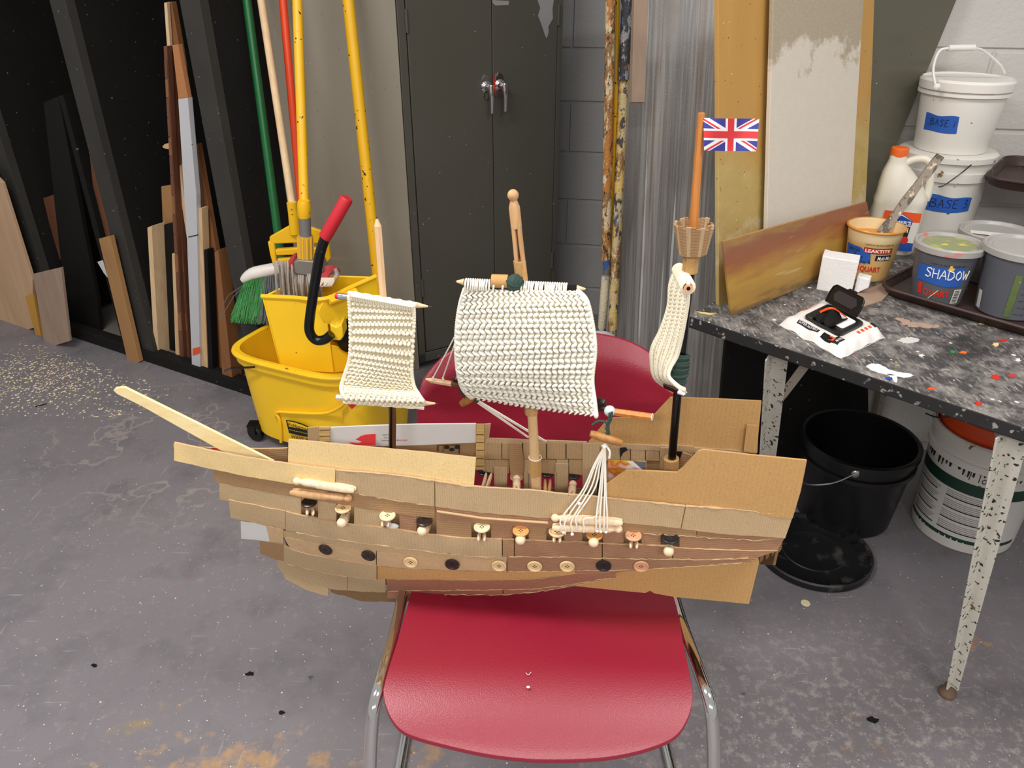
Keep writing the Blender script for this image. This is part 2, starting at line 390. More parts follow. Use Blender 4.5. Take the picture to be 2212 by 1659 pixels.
MT['label_grey'] = plain('label_grey', L(150,146,140), .6, var=.05)
MT['bag_white'] = plain('bag_white', L(236,232,228), .35, var=.03, bump=.2, bsc=30, bd=.004)
MT['lens_black'] = plain('lens_black', L(18,18,20), .18, var=.1)
MT['rust_foot'] = plain('rust_foot', L(110,88,68), .7, var=.3, vs_=60, bump=.3)
MT['leg_white'] = plain('leg_white', L(206,202,190), .6, var=.08, bump=.25, bsc=120, speck=[(L(40,36,32), 95, .60, .65), (L(120,86,50), 30, .70, .75)])
MT['leg_grey'] = plain('leg_grey', L(168,160,146), .6, var=.15, bump=.25, bsc=120, speck=[(L(70,56,40), 60, .60, .68)])
MT['fan_white'] = plain('fan_white', L(206,206,208), .45, var=.05)
MT['lead'] = plain('lead', L(60,56,54), .4, var=0)
MT['flag_white'] = plain('flag_white', L(246,244,244), .55, var=0)
MT['flag_blue'] = plain('flag_blue', L(62,64,150), .55, var=.04)
MT['flag_red'] = plain('flag_red', L(222,58,62), .55, var=.04)
MT['sawdust'] = plain('sawdust', L(236,218,184), .95, var=.2, vs_=3)
MT['grey_paint_in'] = plain('grey_paint_in', L(98,100,106), .45, var=.08, trans=0)
MT['green_lid_paint'] = plain('green_lid_paint', L(142,148,108), .4, var=.25, vs_=30, speck=[(L(168,170,84), 22, .52, .60), (L(222,206,84), 45, .64, .68)])
MT['clear_lid'] = plain('clear_lid', L(168,166,162), .3, var=.08, vs_=40, speck=[(L(200,120,110), 16, .62, .7)])
MT['silver_tape'] = plain('silver_tape', L(150,150,150), .45, var=.05, bump=.1)
def m_floor():
    t = NT('floor_paint')
    c = t.mix(t.noise(1.3, 4), L(116,112,116), L(134,128,132))
    c = t.mix(t.thr(t.noise(5, 5, None, .65), .5, .75), c, L(106,103,107))
    c = t.mix(t.math('MULTIPLY', t.thr(t.noise(34, 6, None, .7), .56, .75), .45), c, L(160,154,152))
    # ochre scuffed-through patches near the left foreground, rust spots on the right
    for (x, y, sx, sy, col, lo) in [(-.60, .96, 2.8, 5.8, L(176,140,100), .38), (-.30, .86, 2.2, 8, L(170,138,104), .5), (-.18, 1.02, 12, 8, L(172,134,96), .45), (-.82, 1.1, 5, 9, L(150,128,96), .5), (1.12, 1.33, 22, 22, L(200,140,60), .35), (1.2, 1.1, 4, 4, L(120,100,80), .5), (.75, 1.05, 4, 5, L(132,112,98), .5)]:
        d = t.dist((x, y, 0), (sx, sy, 1)); k = t.math('SUBTRACT', t.noise(17, 5, None, .7), t.math('MULTIPLY', d, .30))
        c = t.mix(t.math('MULTIPLY', t.thr(k, lo-.06, lo+.08), .8), c, col)
    # scratches and pale dusty marks
    s1 = t.noise(3.0, 2, t.map((26, 2.2, 1), (0, 0, .6))); c = t.mix(t.math('MULTIPLY', t.thr(s1, .68, .74), .25), c, L(176,170,166))
    s2 = t.noise(3.0, 2, t.map((2.4, 30, 1), (0, 0, .5))); c = t.mix(t.math('MULTIPLY', t.thr(s2, .70, .75), .3), c, L(190,184,180))
    pale = t.math('MULTIPLY', t.thr(t.dist((.75, 1.0, 0), (1.2, 2.0, 1)), 1.0, .3), t.thr(t.noise(40, 6, None, .75), .5, .62)); c = t.mix(t.math('MULTIPLY', pale, .55), c, L(186,176,168))
    dark = t.thr(t.noise(20, 3, t.map((1,1,1), loc=(5,2,0))), .73, .77); c = t.mix(t.math('MULTIPLY', dark, .7), c, L(58,56,58))
    vein = t.math('ABSOLUTE', t.math('SUBTRACT', t.noise(2.6, 4, t.map((1,1,1), loc=(1,7,0)), .6), .5))
    vm = t.math('MULTIPLY', t.thr(vein, .012, .002), t.thr(t.dist((-1.05, 2.25, 0), (1.1, 1.6, 1)), .9, .4)); c = t.mix(t.math('MULTIPLY', vm, .35), c, L(190,176,162))
    # paint drips
    for (sc, col, a, b) in [(38, L(226,222,216), .085, .06), (75, L(232,228,222), .12, .08), (120, L(214,206,196), .13, .09)]:
        v = t.voro(sc); m = t.math('MULTIPLY', t.thr(v, a, b), t.thr(t.noise(sc*.9, 1, t.map((1,1,1), loc=(sc,0,0))), .56, .6)); c = t.mix(m, c, col)
    c = t.mix(t.thr(t.voro(14, t.map((1,1,1), loc=(3,3,0))), .055, .035), c, L(146,92,80))
    r = t.ramp(t.noise(6, 3), [(.3, .38), (.7, .6)])
    return t.fin(c, r, 0, t.noise(80, 4), .12, .002, .4)
MT['floor'] = m_floor()
def m_table():
    t = NT('table_black')
    c = t.mix(t.noise(5, 5, None, .7), L(52,51,52), L(88,85,84))
    w = t.noise(22, 6, t.map((1, 1, 1), (0,0,.8)), .75); c = t.mix(t.math('MULTIPLY', t.thr(w, .43, .62), .85), c, L(148,142,137))
    g = t.noise(60, 3, t.map((3, .7, 1), (0,0,.75))); c = t.mix(t.math('MULTIPLY', t.thr(g, .57, .66), .6), c, L(176,170,164))
    c = t.mix(t.math('MULTIPLY', t.thr(t.noise(7, 3, t.map((1,1,1), loc=(4,1,0))), .58, .7), .7), c, L(44,43,45))
    for k, (sc, col, a) in enumerate([(20, L(232,226,214), .10), (26, L(196,70,66), .07), (24, L(226,206,90), .06), (22, L(60,110,180), .055), (25, L(80,150,90), .06), (34, L(226,220,214), .12), (16, L(214,160,140), .07)]):
        v = t.voro(sc, t.map((1,1,1), loc=(k*3.1, k*1.7, 0))); c = t.mix(t.math('MULTIPLY', t.thr(v, a, a*.7), t.thr(t.noise(sc*.8, 1, t.map((1,1,1), loc=(k,0,0))), .5, .54)), c, col)
    return t.fin(c, .62, 0, t.noise(60, 4), .3, .002, .35)
MT['table'] = m_table()
def m_cab(name, col, rough, sp=.5):
    t = NT(name); c = t.mix(t.noise(2, 4), dim(col, .9), dim(col, 1.1))
    sc = t.noise(3, 3, t.map((60, 60, 2.0))); c = t.mix(t.math('MULTIPLY', t.thr(sc, .72, .76), .3), c, dim(col, 2.2))
    c = t.mix(t.thr(t.voro(22), .045, .03), c, L(190,184,176)); c = t.mix(t.thr(t.voro(30, t.map((1,1,1), loc=(7,3,1))), .05, .035), c, dim(col, .25))
    return t.fin(c, rough, 0, t.noise(9, 3), .04, .003, sp)
MT['cabinet'] = m_cab('cabinet_grey', L(84,82,74), .28, .5)
MT['panel_grey_lit'] = m_cab('panel_grey_lit', L(146,139,124), .45, .4)  # the cabinet's grey, lightened because this panel faces the light
MT['sheet_grey'] = m_cab('sheet_grey', L(92,89,76), .2, .5)
def m_block(name, col):
    t = NT(name); c = t.mix(t.noise(4, 3), dim(col, .94), dim(col, 1.06))
    return t.fin(c, .6, 0, t.noise(70, 4, None, .65), .55, .004, .35)
MT['block_grey'] = m_block('block_grey', L(160,159,158))
MT['block_white'] = m_block('block_white', L(198,194,189))
def m_streak():
    t = NT('streaked_board'); v = t.map((34, 1.5, .5)); g = t.noise(1, 4, v, .6, .15)
    c = t.ramp(g, [(.28, L(100,96,92)), (.40, L(146,143,139)), (.48, L(120,116,112)), (.57, L(162,159,155)), (.70, L(124,110,98))])
    d = t.noise(1, 2, t.map((60, 2, .8), loc=(3,0,0)), .5, .2); c = t.mix(t.thr(d, .64, .68), c, L(206,206,203)); d2 = t.noise(1, 2, t.map((48, 2, .7), loc=(9,4,0)), .5, .2); c = t.mix(t.math('MULTIPLY', t.thr(d2, .62, .70), .6), c, L(84,78,72))
    c = t.mix(t.math('MULTIPLY', t.thr(t.noise(2.5, 3, t.map((3,3,1))), .6, .75), .6), c, L(120,98,80))
    c = t.mix(t.math('MULTIPLY', t.thr(t.noise(260, 2), .62, .70), .15), c, L(216,214,210))
    return t.fin(c, .34, 0, t.noise(240, 3), .25, .002, .6)
MT['streak'] = m_streak()
def m_ochre_panel():
    t = NT('ochre_panel'); z = t.sep()[2]
    c = t.mix(t.noise(1, 4, t.map((26,26,1.2))), L(178,132,62), L(200,156,88))
    m = t.math('ADD', t.math('MULTIPLY', t.noise(6, 5, None, .65), .35), t.math('SUBTRACT', .55, z))
    c = t.mix(t.thr(m, .37, .43), c, t.mix(t.noise(30, 5), L(174,146,78), L(196,172,112)))
    pt = t.math('MULTIPLY', t.thr(t.noise(7, 5, t.map((1,1,1), loc=(2,5,1)), .65), .56, .66), t.thr(z, .36, .26)); c = t.mix(t.math('MULTIPLY', pt, .7), c, L(208,192,164))
    c = t.mix(t.thr(t.voro(55), .11, .06), c, L(120,88,46)); c = t.mix(t.thr(t.voro(40, t.map((1,1,1), loc=(1,2,3))), .06, .04), c, L(232,220,190))
    return t.fin(c, .5, 0, t.noise(120, 3), .2, .002)
MT['ochre_panel'] = m_ochre_panel()
def m_beige_panel():
    t = NT('beige_panel'); s = t.sep(); z = s[2]
    c = t.mix(t.noise(40, 4), L(206,196,180), L(214,205,191))
    m = t.math('ADD', t.math('MULTIPLY', t.noise(6, 6, None, .7), .55), z)
    c = t.mix(t.thr(m, .70, .735), c, t.mix(t.noise(240, 3), L(156,142,120), L(184,172,150)))
    return t.fin(c, .7, 0, t.noise(300, 2), .25, .002)
MT['beige_panel'] = m_beige_panel()
def m_landscape():
    t = NT('painted_board'); z = t.sep()[2]
    n = t.noise(1, 5, t.map((5, 5, 26)), .65)
    k = t.math('ADD', z, t.math('MULTIPLY', t.math('SUBTRACT', n, .5), .13))
    c = t.ramp(k, [(0.0, L(120,94,62)), (.02, L(170,130,62)), (.075, L(186,146,66)), (.10, L(170,118,62)), (.125, L(156,96,64)), (.15, L(150,98,72)), (.175, L(170,132,80))])
    c = t.mix(t.thr(t.noise(1, 3, t.map((9, 9, 90), loc=(2,2,2))), .66, .76), c, L(198,164,96))
    return t.fin(c, .45, 0, n, .1, .002)
MT['landscape'] = m_landscape()
def m_crust(name, cols, seed):
    t = NT(name); c = L(150,112,70)
    for k, (col, sc, lo) in enumerate(cols):
        c = t.mix(t.thr(t.noise(sc, 4, t.map((1,1,.5), loc=(seed+k*3.3, k, seed)), .65), lo, lo+.05), c, col)
    return t.fin(c, .6, 0, t.noise(140, 4), .8, .004)
MT['crust_a'] = m_crust('crust_a', [(L(190,124,60), 16, .5), (L(226,206,168), 34, .52), (L(70,56,44), 50, .56), (L(60,66,84), 22, .64), (L(206,180,120), 60, .6)], 1)
MT['crust_b'] = m_crust('crust_b', [(L(206,186,140), 20, .45), (L(224,190,110), 26, .52), (L(74,66,60), 46, .55), (L(70,84,120), 15, .62), (L(216,212,200), 60, .6)], 5)
MT['crust_dark'] = m_crust('crust_dark', [(L(56,56,62), 12, .36), (L(150,150,150), 50, .54), (L(200,190,160), 60, .6), (L(90,110,150), 18, .6)], 9)
MT['crust_roller'] = m_crust('crust_roller', [(L(226,214,184), 12, .3), (L(236,196,70), 12, .54), (L(52,84,160), 14, .60), (L(236,232,220), 40, .6)], 4)
MT['stick_grey'] = m_crust('stick_grey', [(L(140,128,114), 30, .35), (L(88,80,72), 40, .5), (L(206,190,160), 60, .58)], 2)
def m_food():
    t = NT('food_print'); n = t.noise(26, 2)
    c = t.ramp(n, [(.3, L(250,226,150)), (.45, L(240,190,70)), (.52, L(226,120,50)), (.6, L(244,236,220)), (.7, L(150,170,60))], False)
    return t.fin(c, .3)
MT['food_print'] = m_food()
# ------------------------------------------------------------------ the setting
mb = MB(); mb.add([(-4.5,-3,0),(4,-3,0),(4,4.4,0),(-4.5,4.4,0)], [(0,1,2,3)])
mb.add([(-4.5,-3,-.1),(4,-3,-.1),(4,4.4,-.1),(-4.5,4.4,-.1)], [(3,2,1,0)])
struct(build('floor', mb, MT['floor'], smooth=0, loc=(0,0,0)))
def block_wall(name, a, d, length, z0, rows, mat, voff=0.0, th=.15, course=.2032, bl=.4064, gap=.007, top=2.45):
    a = V((a[0], a[1], 0)); d = V((d[0], d[1], 0)).normalized(); n = V((-d.y, d.x, 0))   # n points away from the camera
    mb = MB(); q = [a + n*.006, a + d*length + n*.006, a + d*length + n*th, a + n*th]
    mb.hexa([V((p.x, p.y, 0)) for p in q] + [V((p.x, p.y, top)) for p in q])
    w = struct(build(name, mb, mat, smooth=0, loc=a))
    cache = {}
    for r in range(rows):
        zc = z0 + course*r; x = (voff + (bl/2 if r % 2 else 0)) % bl - bl
        while x < length - 1e-4:
            x0 = max(x, 0) + (gap/2 if x > 0 else 0); x1 = min(x + bl, length) - gap/2; x += bl
            if x1 - x0 < .03: continue
            L_ = round(x1 - x0, 4)
            if L_ not in cache:
                m2 = MB(); hh = course - gap; b = .004
                f = [V((b,0,b)), V((L_-b,0,b)), V((L_-b,0,hh-b)), V((b,0,hh-b))]; k = [V((0,.005,0)), V((L_,.005,0)), V((L_,.005,hh)), V((0,.005,hh))]
                e = [p + V((0,.03,0)) for p in k]
                m2.add(f + k + e, [(0,1,2,3)] + [((i+1)%4, i, 4+i, 4+(i+1)%4) for i in range(4)] + [(4+(i+1)%4, 4+i, 8+i, 8+(i+1)%4) for i in range(4)])
                me = bpy.data.meshes.new('block'); me.from_pydata([tuple(p) for p in m2.v], [], m2.f); me.materials.append(mat); cache[L_] = me
            o = bpy.data.objects.new('block', cache[L_]); COL.objects.link(o); o.parent = w
            o.location = d*x0 + V((0,0,zc + gap/2)); o.rotation_euler = (0, 0, math.atan2(d.y, d.x))
    return w
WD = V((.985, -.174, 0))
block_wall('wall_back', (-.75, 3.33 + .18), WD, 2.1, -.077, 12, MT['block_grey'], voff=.19)
block_wall('wall_right', (1.02, 2.235), WD, 1.5, .028, 11, MT['block_white'], voff=.05)
mb = MB(); mb.hexa([V((1.02,2.36,0)), V((1.12,2.36,0)), V((1.12,3.3,0)), V((1.02,3.3,0)), V((1.02,2.36,2.45)), V((1.12,2.36,2.45)), V((1.12,3.3,2.45)), V((1.02,3.3,2.45))])
struct(build('wall_side', mb, MT['block_grey'], smooth=0))
# grey painted panel wall that the broom handles lean on
mb = MB(); a, b = V((-.865,2.70,0)), V((-.375,2.752,0)); n = V((-.1,.995,0))*.05
mb.hexa([a, b, b+n, a+n] + [p + V((0,0,2.2)) for p in (a, b, b+n, a+n)])
struct(build('wall_left', mb, MT['panel_grey_lit'], smooth=0, bev=.002))
# ------------------------------------------------------------------ grey metal cabinet
CC = V((-.371, 2.752, 0)); CU = V((.857, .515, 0)); CN = V((.515, -.857, 0)); CW = .65; CH = 1.95
cab = thing('metal_cabinet', 'dark grey two-door metal cabinet with chrome lever handles standing against the block wall', 'cabinet', CC)
def cp(x, y, off=0.0): return apl(x, y, CC + CN*off, CN)
def cpt(s, z, off=0.0): return CC + CU*s + V((0,0,z)) + CN*off
def cbox(mb, s0, s1, z0, z1, o0, o1): mb.hexa([cpt(s0,z0,o1), cpt(s1,z0,o1), cpt(s1,z0,o0), cpt(s0,z0,o0), cpt(s0,z1,o1), cpt(s1,z1,o1), cpt(s1,z1,o0), cpt(s0,z1,o0)])
mb = MB(); cbox(mb, 0, CW, .05, CH, -.45, -.022); build('body', mb, MT['cabinet'], cab, bev=.002)
mb = MB(); cbox(mb, 0, .028, .03, CH, -.03, 0); cbox(mb, CW-.022, CW, .03, CH, -.03, 0); cbox(mb, 0, CW, CH-.03, CH, -.03, 0); cbox(mb, 0, CW, .03, .07, -.03, 0)
build('frame', mb, MT['cabinet'], cab, bev=.002)
smid = (cp(1064, 200) - CC).dot(CU)
for (s0, s1, hp, side) in ((.031, smid-.0015, (1050,188), 0), (smid+.0015, CW-.025, (1079,184), 1)):
    mb = MB(); cbox(mb, s0, s1, .075, CH-.033, -.022, .002); d = build('door', mb, MT['cabinet'], cab, bev=.002)
    P0 = cp(hp[0], hp[1], .003)
    mb = MB(); mb.lathe([(0,.001),(.021,.001),(.021,.004),(.012,.009),(.010,.03),(.008,.034),(0,.034)], P0, 20, CN, sx=1, sy=1)
    pl = MB(); q = []
    for k in range(24):
        a = 2*math.pi*k/24; q.append(P0 + CU*(.017*math.cos(a)) + V((0,0,1))*(.042*math.sin(a)))
    pl.prism(q, CN*.004); mb.v_ = None
    e = P0 + CN*.036
    mb.tube([e + V((0,0,.012)), e + V((0,0,.004)), e - V((0,0,.03)) + CU*.004, e - V((0,0,.085)) + CU*.003], [.008,.0105,.009,.0065], 12)
    mb.add(pl.v, pl.f)
    h = build('handle', mb, MT['chrome'], d)
    if side == 1:
        m2 = MB(); m2.tube([P0 - CU*.019 + CN*.006 + V((0,0,.040)), P0 - CU*.024 + CN*.006, P0 - CU*.019 + CN*.006 - V((0,0,.035))], .0028, 8); build('red_tag', m2, MT['red_ink'], d, label='red tape edge on the handle plate')
    for hz in (1.28, .35):
        hx = .0295 if side == 0 else CW-.0235
        m2 = MB(); m2.tube([cpt(hx, hz-.035, .004), cpt(hx, hz+.035, .004)], .005, 10); build('hinge', m2, MT['cabinet'], d)
mb = MB(); q = [(1161,0),(1167,18),(1162,34),(1169,52),(1177,76),(1181,83),(1185,68),(1184,58),(1194,40),(1193,20),(1196,0),(1197,-30),(1160,-30)]
mb.prism([cp(x, y, .0025) for x, y in q], CN*.0012); build('tape_remnant', mb, MT['silver_tape'], cab, label='torn silver tape remnant on the right door')
mb = MB(); q = [(1063,0),(1100,2),(1098,11),(1070,12),(1064,6)]
mb.prism([cp(x, y, .0025) for x, y in q], CN*.0006); build('scuff', mb, MT['label_grey'], cab)
# ------------------------------------------------------------------ black lumber rack and the scrap boards in it
RR = V((.874, -.486, 0)); RN = V((.486, .874, 0)); RO = V((-1.50, 2.83, 0)); RD = .46
def rp(x, y, s=0.0): return apl(x, y, RO + RN*s, RN)
def rpt(t, s, z): return RO + RR*t + RN*s + V((0,0,z))
rack = thing('lumber_rack', 'black painted wooden rack with upright dividers holding scrap boards', 'rack', rpt(0,0,0))
def rbox(mb, t0, t1, s0, s1, z0, z1): mb.hexa([rpt(t0,s0,z0), rpt(t1,s0,z0), rpt(t1,s1,z0), rpt(t0,s1,z0), rpt(t0,s0,z1), rpt(t1,s0,z1), rpt(t1,s1,z1), rpt(t0,s1,z1)])
for t in (-1.26, -.63, 0, .63):
    mb = MB(); rbox(mb, t-.042, t+.042, 0, .036, .045, 2.2); dv = build('divider_stud', mb, MT['black_stud_lit'], rack, bev=.002)
    mb = MB(); rbox(mb, t+.022, t+.042, .037, RD if t < .6 else .26, .045, 2.2); rbox(mb, t-.042, t-.022, .037, RD, .045, 2.2); build('divider_panel', mb, MT['black_paint'], rack)
mb = MB(); rbox(mb, -2.0, .68, -.012, .035, .002, .052); build('base_rail', mb, MT['black_paint'], rack, bev=.002)
mb = MB(); rbox(mb, -2.0, .66, .036, RD, .004, .03); build('platform', mb, plain('dusty_grey', L(120,114,106), .8, var=.2, vs_=8), rack)
mb = MB(); rbox(mb, -2.0, .66, RD, RD+.02, .0, 2.2); build('back_panel', mb, MT['black_paint'], rack)
BOARDS = [
 # name, label, polygon of the visible front in the picture, offset behind rack front, depth, material
 ('plywood_board', 'wide pale plywood offcut leaning at the far left end of the rack', [(-60,330),(4,395),(70,604),(73,708),(15,727),(-60,560)], -.055, .014, 'ply_face'),
 ('ochre_scrap', 'small ochre-edged scrap board standing in front of the pale plywood', [(53,640),(71,634),(90,738),(94,747),(84,748)], -.072, .012, 'ochre_board'),
 ('plywood_square', 'grey-brown plywood rectangle propped against the black board', [(71,592),(131,578),(150,737),(97,753)], -.098, .012, 'ply_grey'),
 ('black_plywood', 'tall black panel standing upright in the left bay', [(94,222),(126,208),(166,420),(210,650),(216,718),(153,757)], .05, .018, 'black_board'),
 ('brown_wedge', 'narrow brown board end showing behind the grey-brown plywood', [(93,428),(115,421),(131,572),(124,560)], .09, .012, 'red_brown'),
 ('black_plank', 'long black plank leaning diagonally beside the second divider', [(126,207),(136,206),(287,783),(277,788)], .02, .10, 'black_board'),
 ('tan_plank', 'tan plank leaning in the left bay, lowest end over the base rail', [(213,516),(237,510),(301,782),(278,790)], -.034, .02, 'tan_board'),
 ('red_brown_board', 'reddish-brown board leaning behind the tan plank', [(193,330),(206,345),(238,510),(212,515)], .045, .012, 'red_brown'),
 ('pale_block', 'short pale wood block standing at the back of the left bay', [(208,622),(231,616),(247,718),(218,727)], .30, .03, 'ply_face'),
 ('pale_offcut', 'small pale wood offcut lying low in the left bay', [(245,716),(263,726),(263,735),(247,728)], .26, .04, 'pine_light'),
 ('white_card_scrap', 'folded white card scrap tucked beside the tan plank', [(210,566),(221,562),(232,600),(224,590)], .0, .004, 'card_white'),
 ('pine_stud', 'pale pine stud standing first in the middle bay', [(318,492),(327,488),(344,792),(335,797)], .02, .06, 'pine_light'),
 ('dark_board', 'dark grey board beside the pine stud', [(352,486),(374,480),(383,780),(361,789)], .075, .016, 'black_board'),
 ('tan_plywood', 'tall tan panel rising behind the dark grey board', [(348,403),(372,399),(378,500),(352,500)], .10, .012, 'tan_board'),
 ('thin_pine_strip', 'thin pine strip between the dark board and the tile-marked boards', [(371,548),(378,547),(388,798),(380,795)], .03, .03, 'pine'),
 ('brick_pattern_board', 'narrow red-brown board with a brick pattern edge', [(353,100),(360,99),(399,812),(391,814)], .03, .02, 'red_brown'),
 ('brick_pattern_plank', 'second red-brown brick-patterned panel beside the tall cream-edged board', [(361,100),(366,100),(412,814),(400,814)], .05, .02, 'red_brown'),
 ('cream_edge_board', 'tallest brown board with a cream edge in the middle bay', [(354,6),(360,5),(384,330),(410,520),(404,520),(376,330)], .06, .012, 'pine_light'),
 ('tall_brown_board', 'tall brown board standing behind the cork-topped panel', [(361,4),(370,4),(394,140),(420,600),(404,520),(384,330)], .075, .02, 'brown_board'),
 ('cork_board', 'cork-topped white panel strip standing in the middle bay', [(372,98),(384,96),(405,211),(385,214)], .0, .018, 'cork'),
 ('brown_lean_board', 'brown board leaning against the third divider', [(421,316),(426,310),(470,560),(486,824),(462,830),(440,560)], .05, .02, 'brown_board'),
 ('red_edge_board', 'dark brown board lowest beside the mop bucket', [(463,545),(471,540),(502,822),(481,829)], .0, .05, 'brown_board'),
 ('black_strip', 'thin black strip between the brown boards', [(440,540),(447,540),(461,823),(451,826)], .012, .03, 'black_board'),
 ('pine_edge_strip', 'narrow pine edged strip right of the white panel', [(428,450),(435,450),(449,818),(435,822)], .01, .03, 'pine'),
]
for (nm, lb, poly, s, dep, m) in BOARDS:
    mb = MB(); mb.prism([rp(x, y, s) for x, y in poly], RN*dep)
    o = build(nm, mb, MT[m], smooth=0, bev=.001, bseg=1); tag(o, lb, 'board', 'scrap boards in the rack')
wp = bpy.data.objects['cork_board']
mb = MB(); mb.prism([rp(x, y, 0.0) for x, y in [(385,214),(405.5,211),(424,420),(433,820),(416,823),(404,520)]], RN*.018); wf = build('white_face', mb, MT['panel_white'], wp, smooth=0, label='white painted lower face')
mb = MB(); mb.prism([rp(x, y, -.001) for x, y in [(416.5,753),(432,749),(433,762),(417,768)]], RN*-.001); build('orange_tape', mb, MT['label_orange'], wp, smooth=0, label='orange tape band')
mb = MB(); mb.prism([rp(x, y, -.001) for x, y in [(407,511),(429,506),(429,508),(407,513)]], RN*-.0006); build('seam_line', mb, MT['tag_ink'], wp, smooth=0)
# tile rows along the two brick-pattern boards
for bn, x0, x1, xb0, xb1, s in (('brick_pattern_board', 353, 360, 391, 399, .03), ('brick_pattern_plank', 361, 366, 400, 412, .05)):
    bo = bpy.data.objects[bn]
    for k in range(16):
        y0 = 130 + k*42; y1 = y0 + 38
        def ex(y, a, b): return a + (b - a) * ((y - 100) / 712)
        mb = MB(); mb.prism([rp(ex(y0, x0, xb0)+1, y0, s), rp(ex(y0, x1, xb1)-.5, y0, s), rp(ex(y1, x1, xb1)-.5, y1, s), rp(ex(y1, x0, xb0)+1, y1, s)], RN*-.002)
        build('tile', mb, MT['brown_board' if k % 3 == 1 else 'red_brown'], bo, smooth=0)
mb = MB(); mb.prism([rp(x, y, .09) for x, y in [(351,316),(356,311),(366,309),(366,322),(357,321),(352,319)]], RN*.02)
tag(build('splintered_stick', mb, MT['pine'], smooth=0), 'short splintered stick poking out beside the brick-patterned boards', 'stick')
# pale wood dust and shavings swept in front of the rack
mb = MB(); rnd = random.Random(3)
for k in range(1500):
    a = rnd.random(); 
    if k < 1100: px, py = rnd.gauss(90, 110), rnd.gauss(815, 34)
    else: px, py = rnd.uniform(-40, 330), rnd.uniform(745, 900)
    if py < 740 or px < -150: continue
    lim = 745 + (px - 150)*.33 + 22
    if px > 100 and py < lim: continue
    P = az(px, py, 0.001); s_ = rnd.uniform(.0012, .0042) ; th = rnd.uniform(0, 6.3); l_ = rnd.uniform(.6, 1.8)
    ax = V((math.cos(th), math.sin(th), 0))*s_*l_; by = V((-math.sin(th), math.cos(th), 0))*s_*.7
    h_ = V((0,0,rnd.uniform(.0006,.002)))
    mb.add([P-ax-by, P+ax-by, P+ax+by, P-ax+by, P+h_], [(0,1,4),(1,2,4),(2,3,4),(3,0,4)])
stuff(tag(build('wood_shavings', mb, MT['sawdust'], smooth=0), 'pale sawdust and wood shavings scattered on the floor before the rack', 'sawdust'))
# ------------------------------------------------------------------ brooms and mops
def pole_pts(x0, y0, Y0, x1, y1, Y1, ext_top=.35, n=6):
    a = ay(x0, y0, Y0); b = ay(x1, y1, Y1); d = (a - b).normalized(); a = a + d*ext_top
    return [a.lerp(b, k/(n-1)) for k in range(n)], d
# green broom
g0, gd = pole_pts(533, 0, 2.64, 611, 588, 2.46)
br = thing('push_broom', 'green-handled broom with white head and green and grey bristles', 'broom', (g0[-1].x, g0[-1].y, 0))
mb = MB(); mb.tube(g0, .0135, 14); build('handle', mb, MT['green_paint'], br)
hc = [ay(524,606,2.44), ay(545,592,2.44), ay(575,585,2.44), ay(610,579,2.45), ay(650,574,2.46), ay(690,584,2.47)]
mb = MB(); mb.tube(smooth_path(hc, 16), [.011,.016,.019,.021,.022,.022,.022,.022,.022,.022,.022,.022,.021,.019,.016,.011], 12); build('broom_head', mb, MT['white_plastic'], br)
rnd = random.Random(5)
def bristles(nm, xr, n, mat):
    mb = MB()
    for k in range(n):
        u = rnd.random(); x = lerp(xr[0], xr[1], u); t = (x-524)/166; top = ay(x, interp([524,545,575,610,690],[612,604,598,592,590], x), 2.44 + rnd.uniform(-.02,.03))
        spread = (u*(xr[1]-xr[0]) + xr[0] - 600)/75
        bx = x + spread*22 + rnd.gauss(0, 4); by = 690 + rnd.uniform(-6, 14) - 6*abs(spread)
        bot = ay(bx, by, 2.42 + rnd.uniform(-.045,.05)); mid = top.lerp(bot, .5) + V((rnd.gauss(0,.002), rnd.gauss(0,.003), 0))
        mb.tube([top, mid, bot], [.0013,.0013,.0011], 3, cap=False)
    o = build(nm, mb, MT[mat], br, smooth=0); stuff(o)
bristles('green_bristles', (526, 572), 620, 'bristle_green'); bristles('grey_bristles', (562, 606), 420, 'bristle_grey')
mb = MB()
for pts in ([(523,618),(494,637),(481,660),(474,690)], [(523,622),(505,640),(476,688)], [(538,620),(560,660),(566,700)]):
    mb.tube([ay(x, y, 2.41) for x, y in pts], .0013, 4)
build('stray_bristles', mb, MT['bristle_grey'], br)
# wood-handled mop clamp
w0, wd = pole_pts(564, 0, 2.58, 631, 440, 2.345)
mc = thing('mop_clamp', 'wooden-handled mop holder with open yellow plastic clamp frame', 'mop', (w0[-1].x, w0[-1].y, 0))
mb = MB(); mb.tube(w0, .0115, 14); build('handle', mb, MT['pine_light'], mc)
Yc = 2.33
mb = MB(); mb.tube([ay(630,437,Yc), ay(634,460,Yc), ay(637,505,Yc)], [.0155,.0165,.0155], 16); sk = build('socket', mb, MT['yellow_clamp'], mc)
mb = MB()
for (x, y) in ((629,452),(631,462)): mb.ball(ay(x, y, Yc-.017), .003)
build('rivet', mb, MT['steel'], sk)
mb = MB()
outer = [(626,486),(640,478),(655,484),(690,498),(706,512),(714,555),(710,566),(694,568),(660,566),(620,566),(600,572),(590,575),(582,545),(578,520),(582,512)]
inner = [(593,528),(640,526),(643,536),(594,539)]
fr = [outer, inner]
def ring_prism(mb, poly, Y, th):   # thick outline bar along a closed polygon
    P = [ay(x, y, Y) for x, y in poly]; P.append(P[0])
    mb.tube(P, th, 8)
tri = [ay(x, y, Yc) for x, y in [(582,512),(628,486),(646,484),(690,498),(706,512),(706,527),(644,525),(592,527),(582,525)]]
mb.prism(tri, V((0,.016,0)))
mb.prism([ay(x, y, Yc) for x, y in [(578,522),(592,525),(594,542),(598,574),(590,576),(583,550)]], V((0,.018,0)))
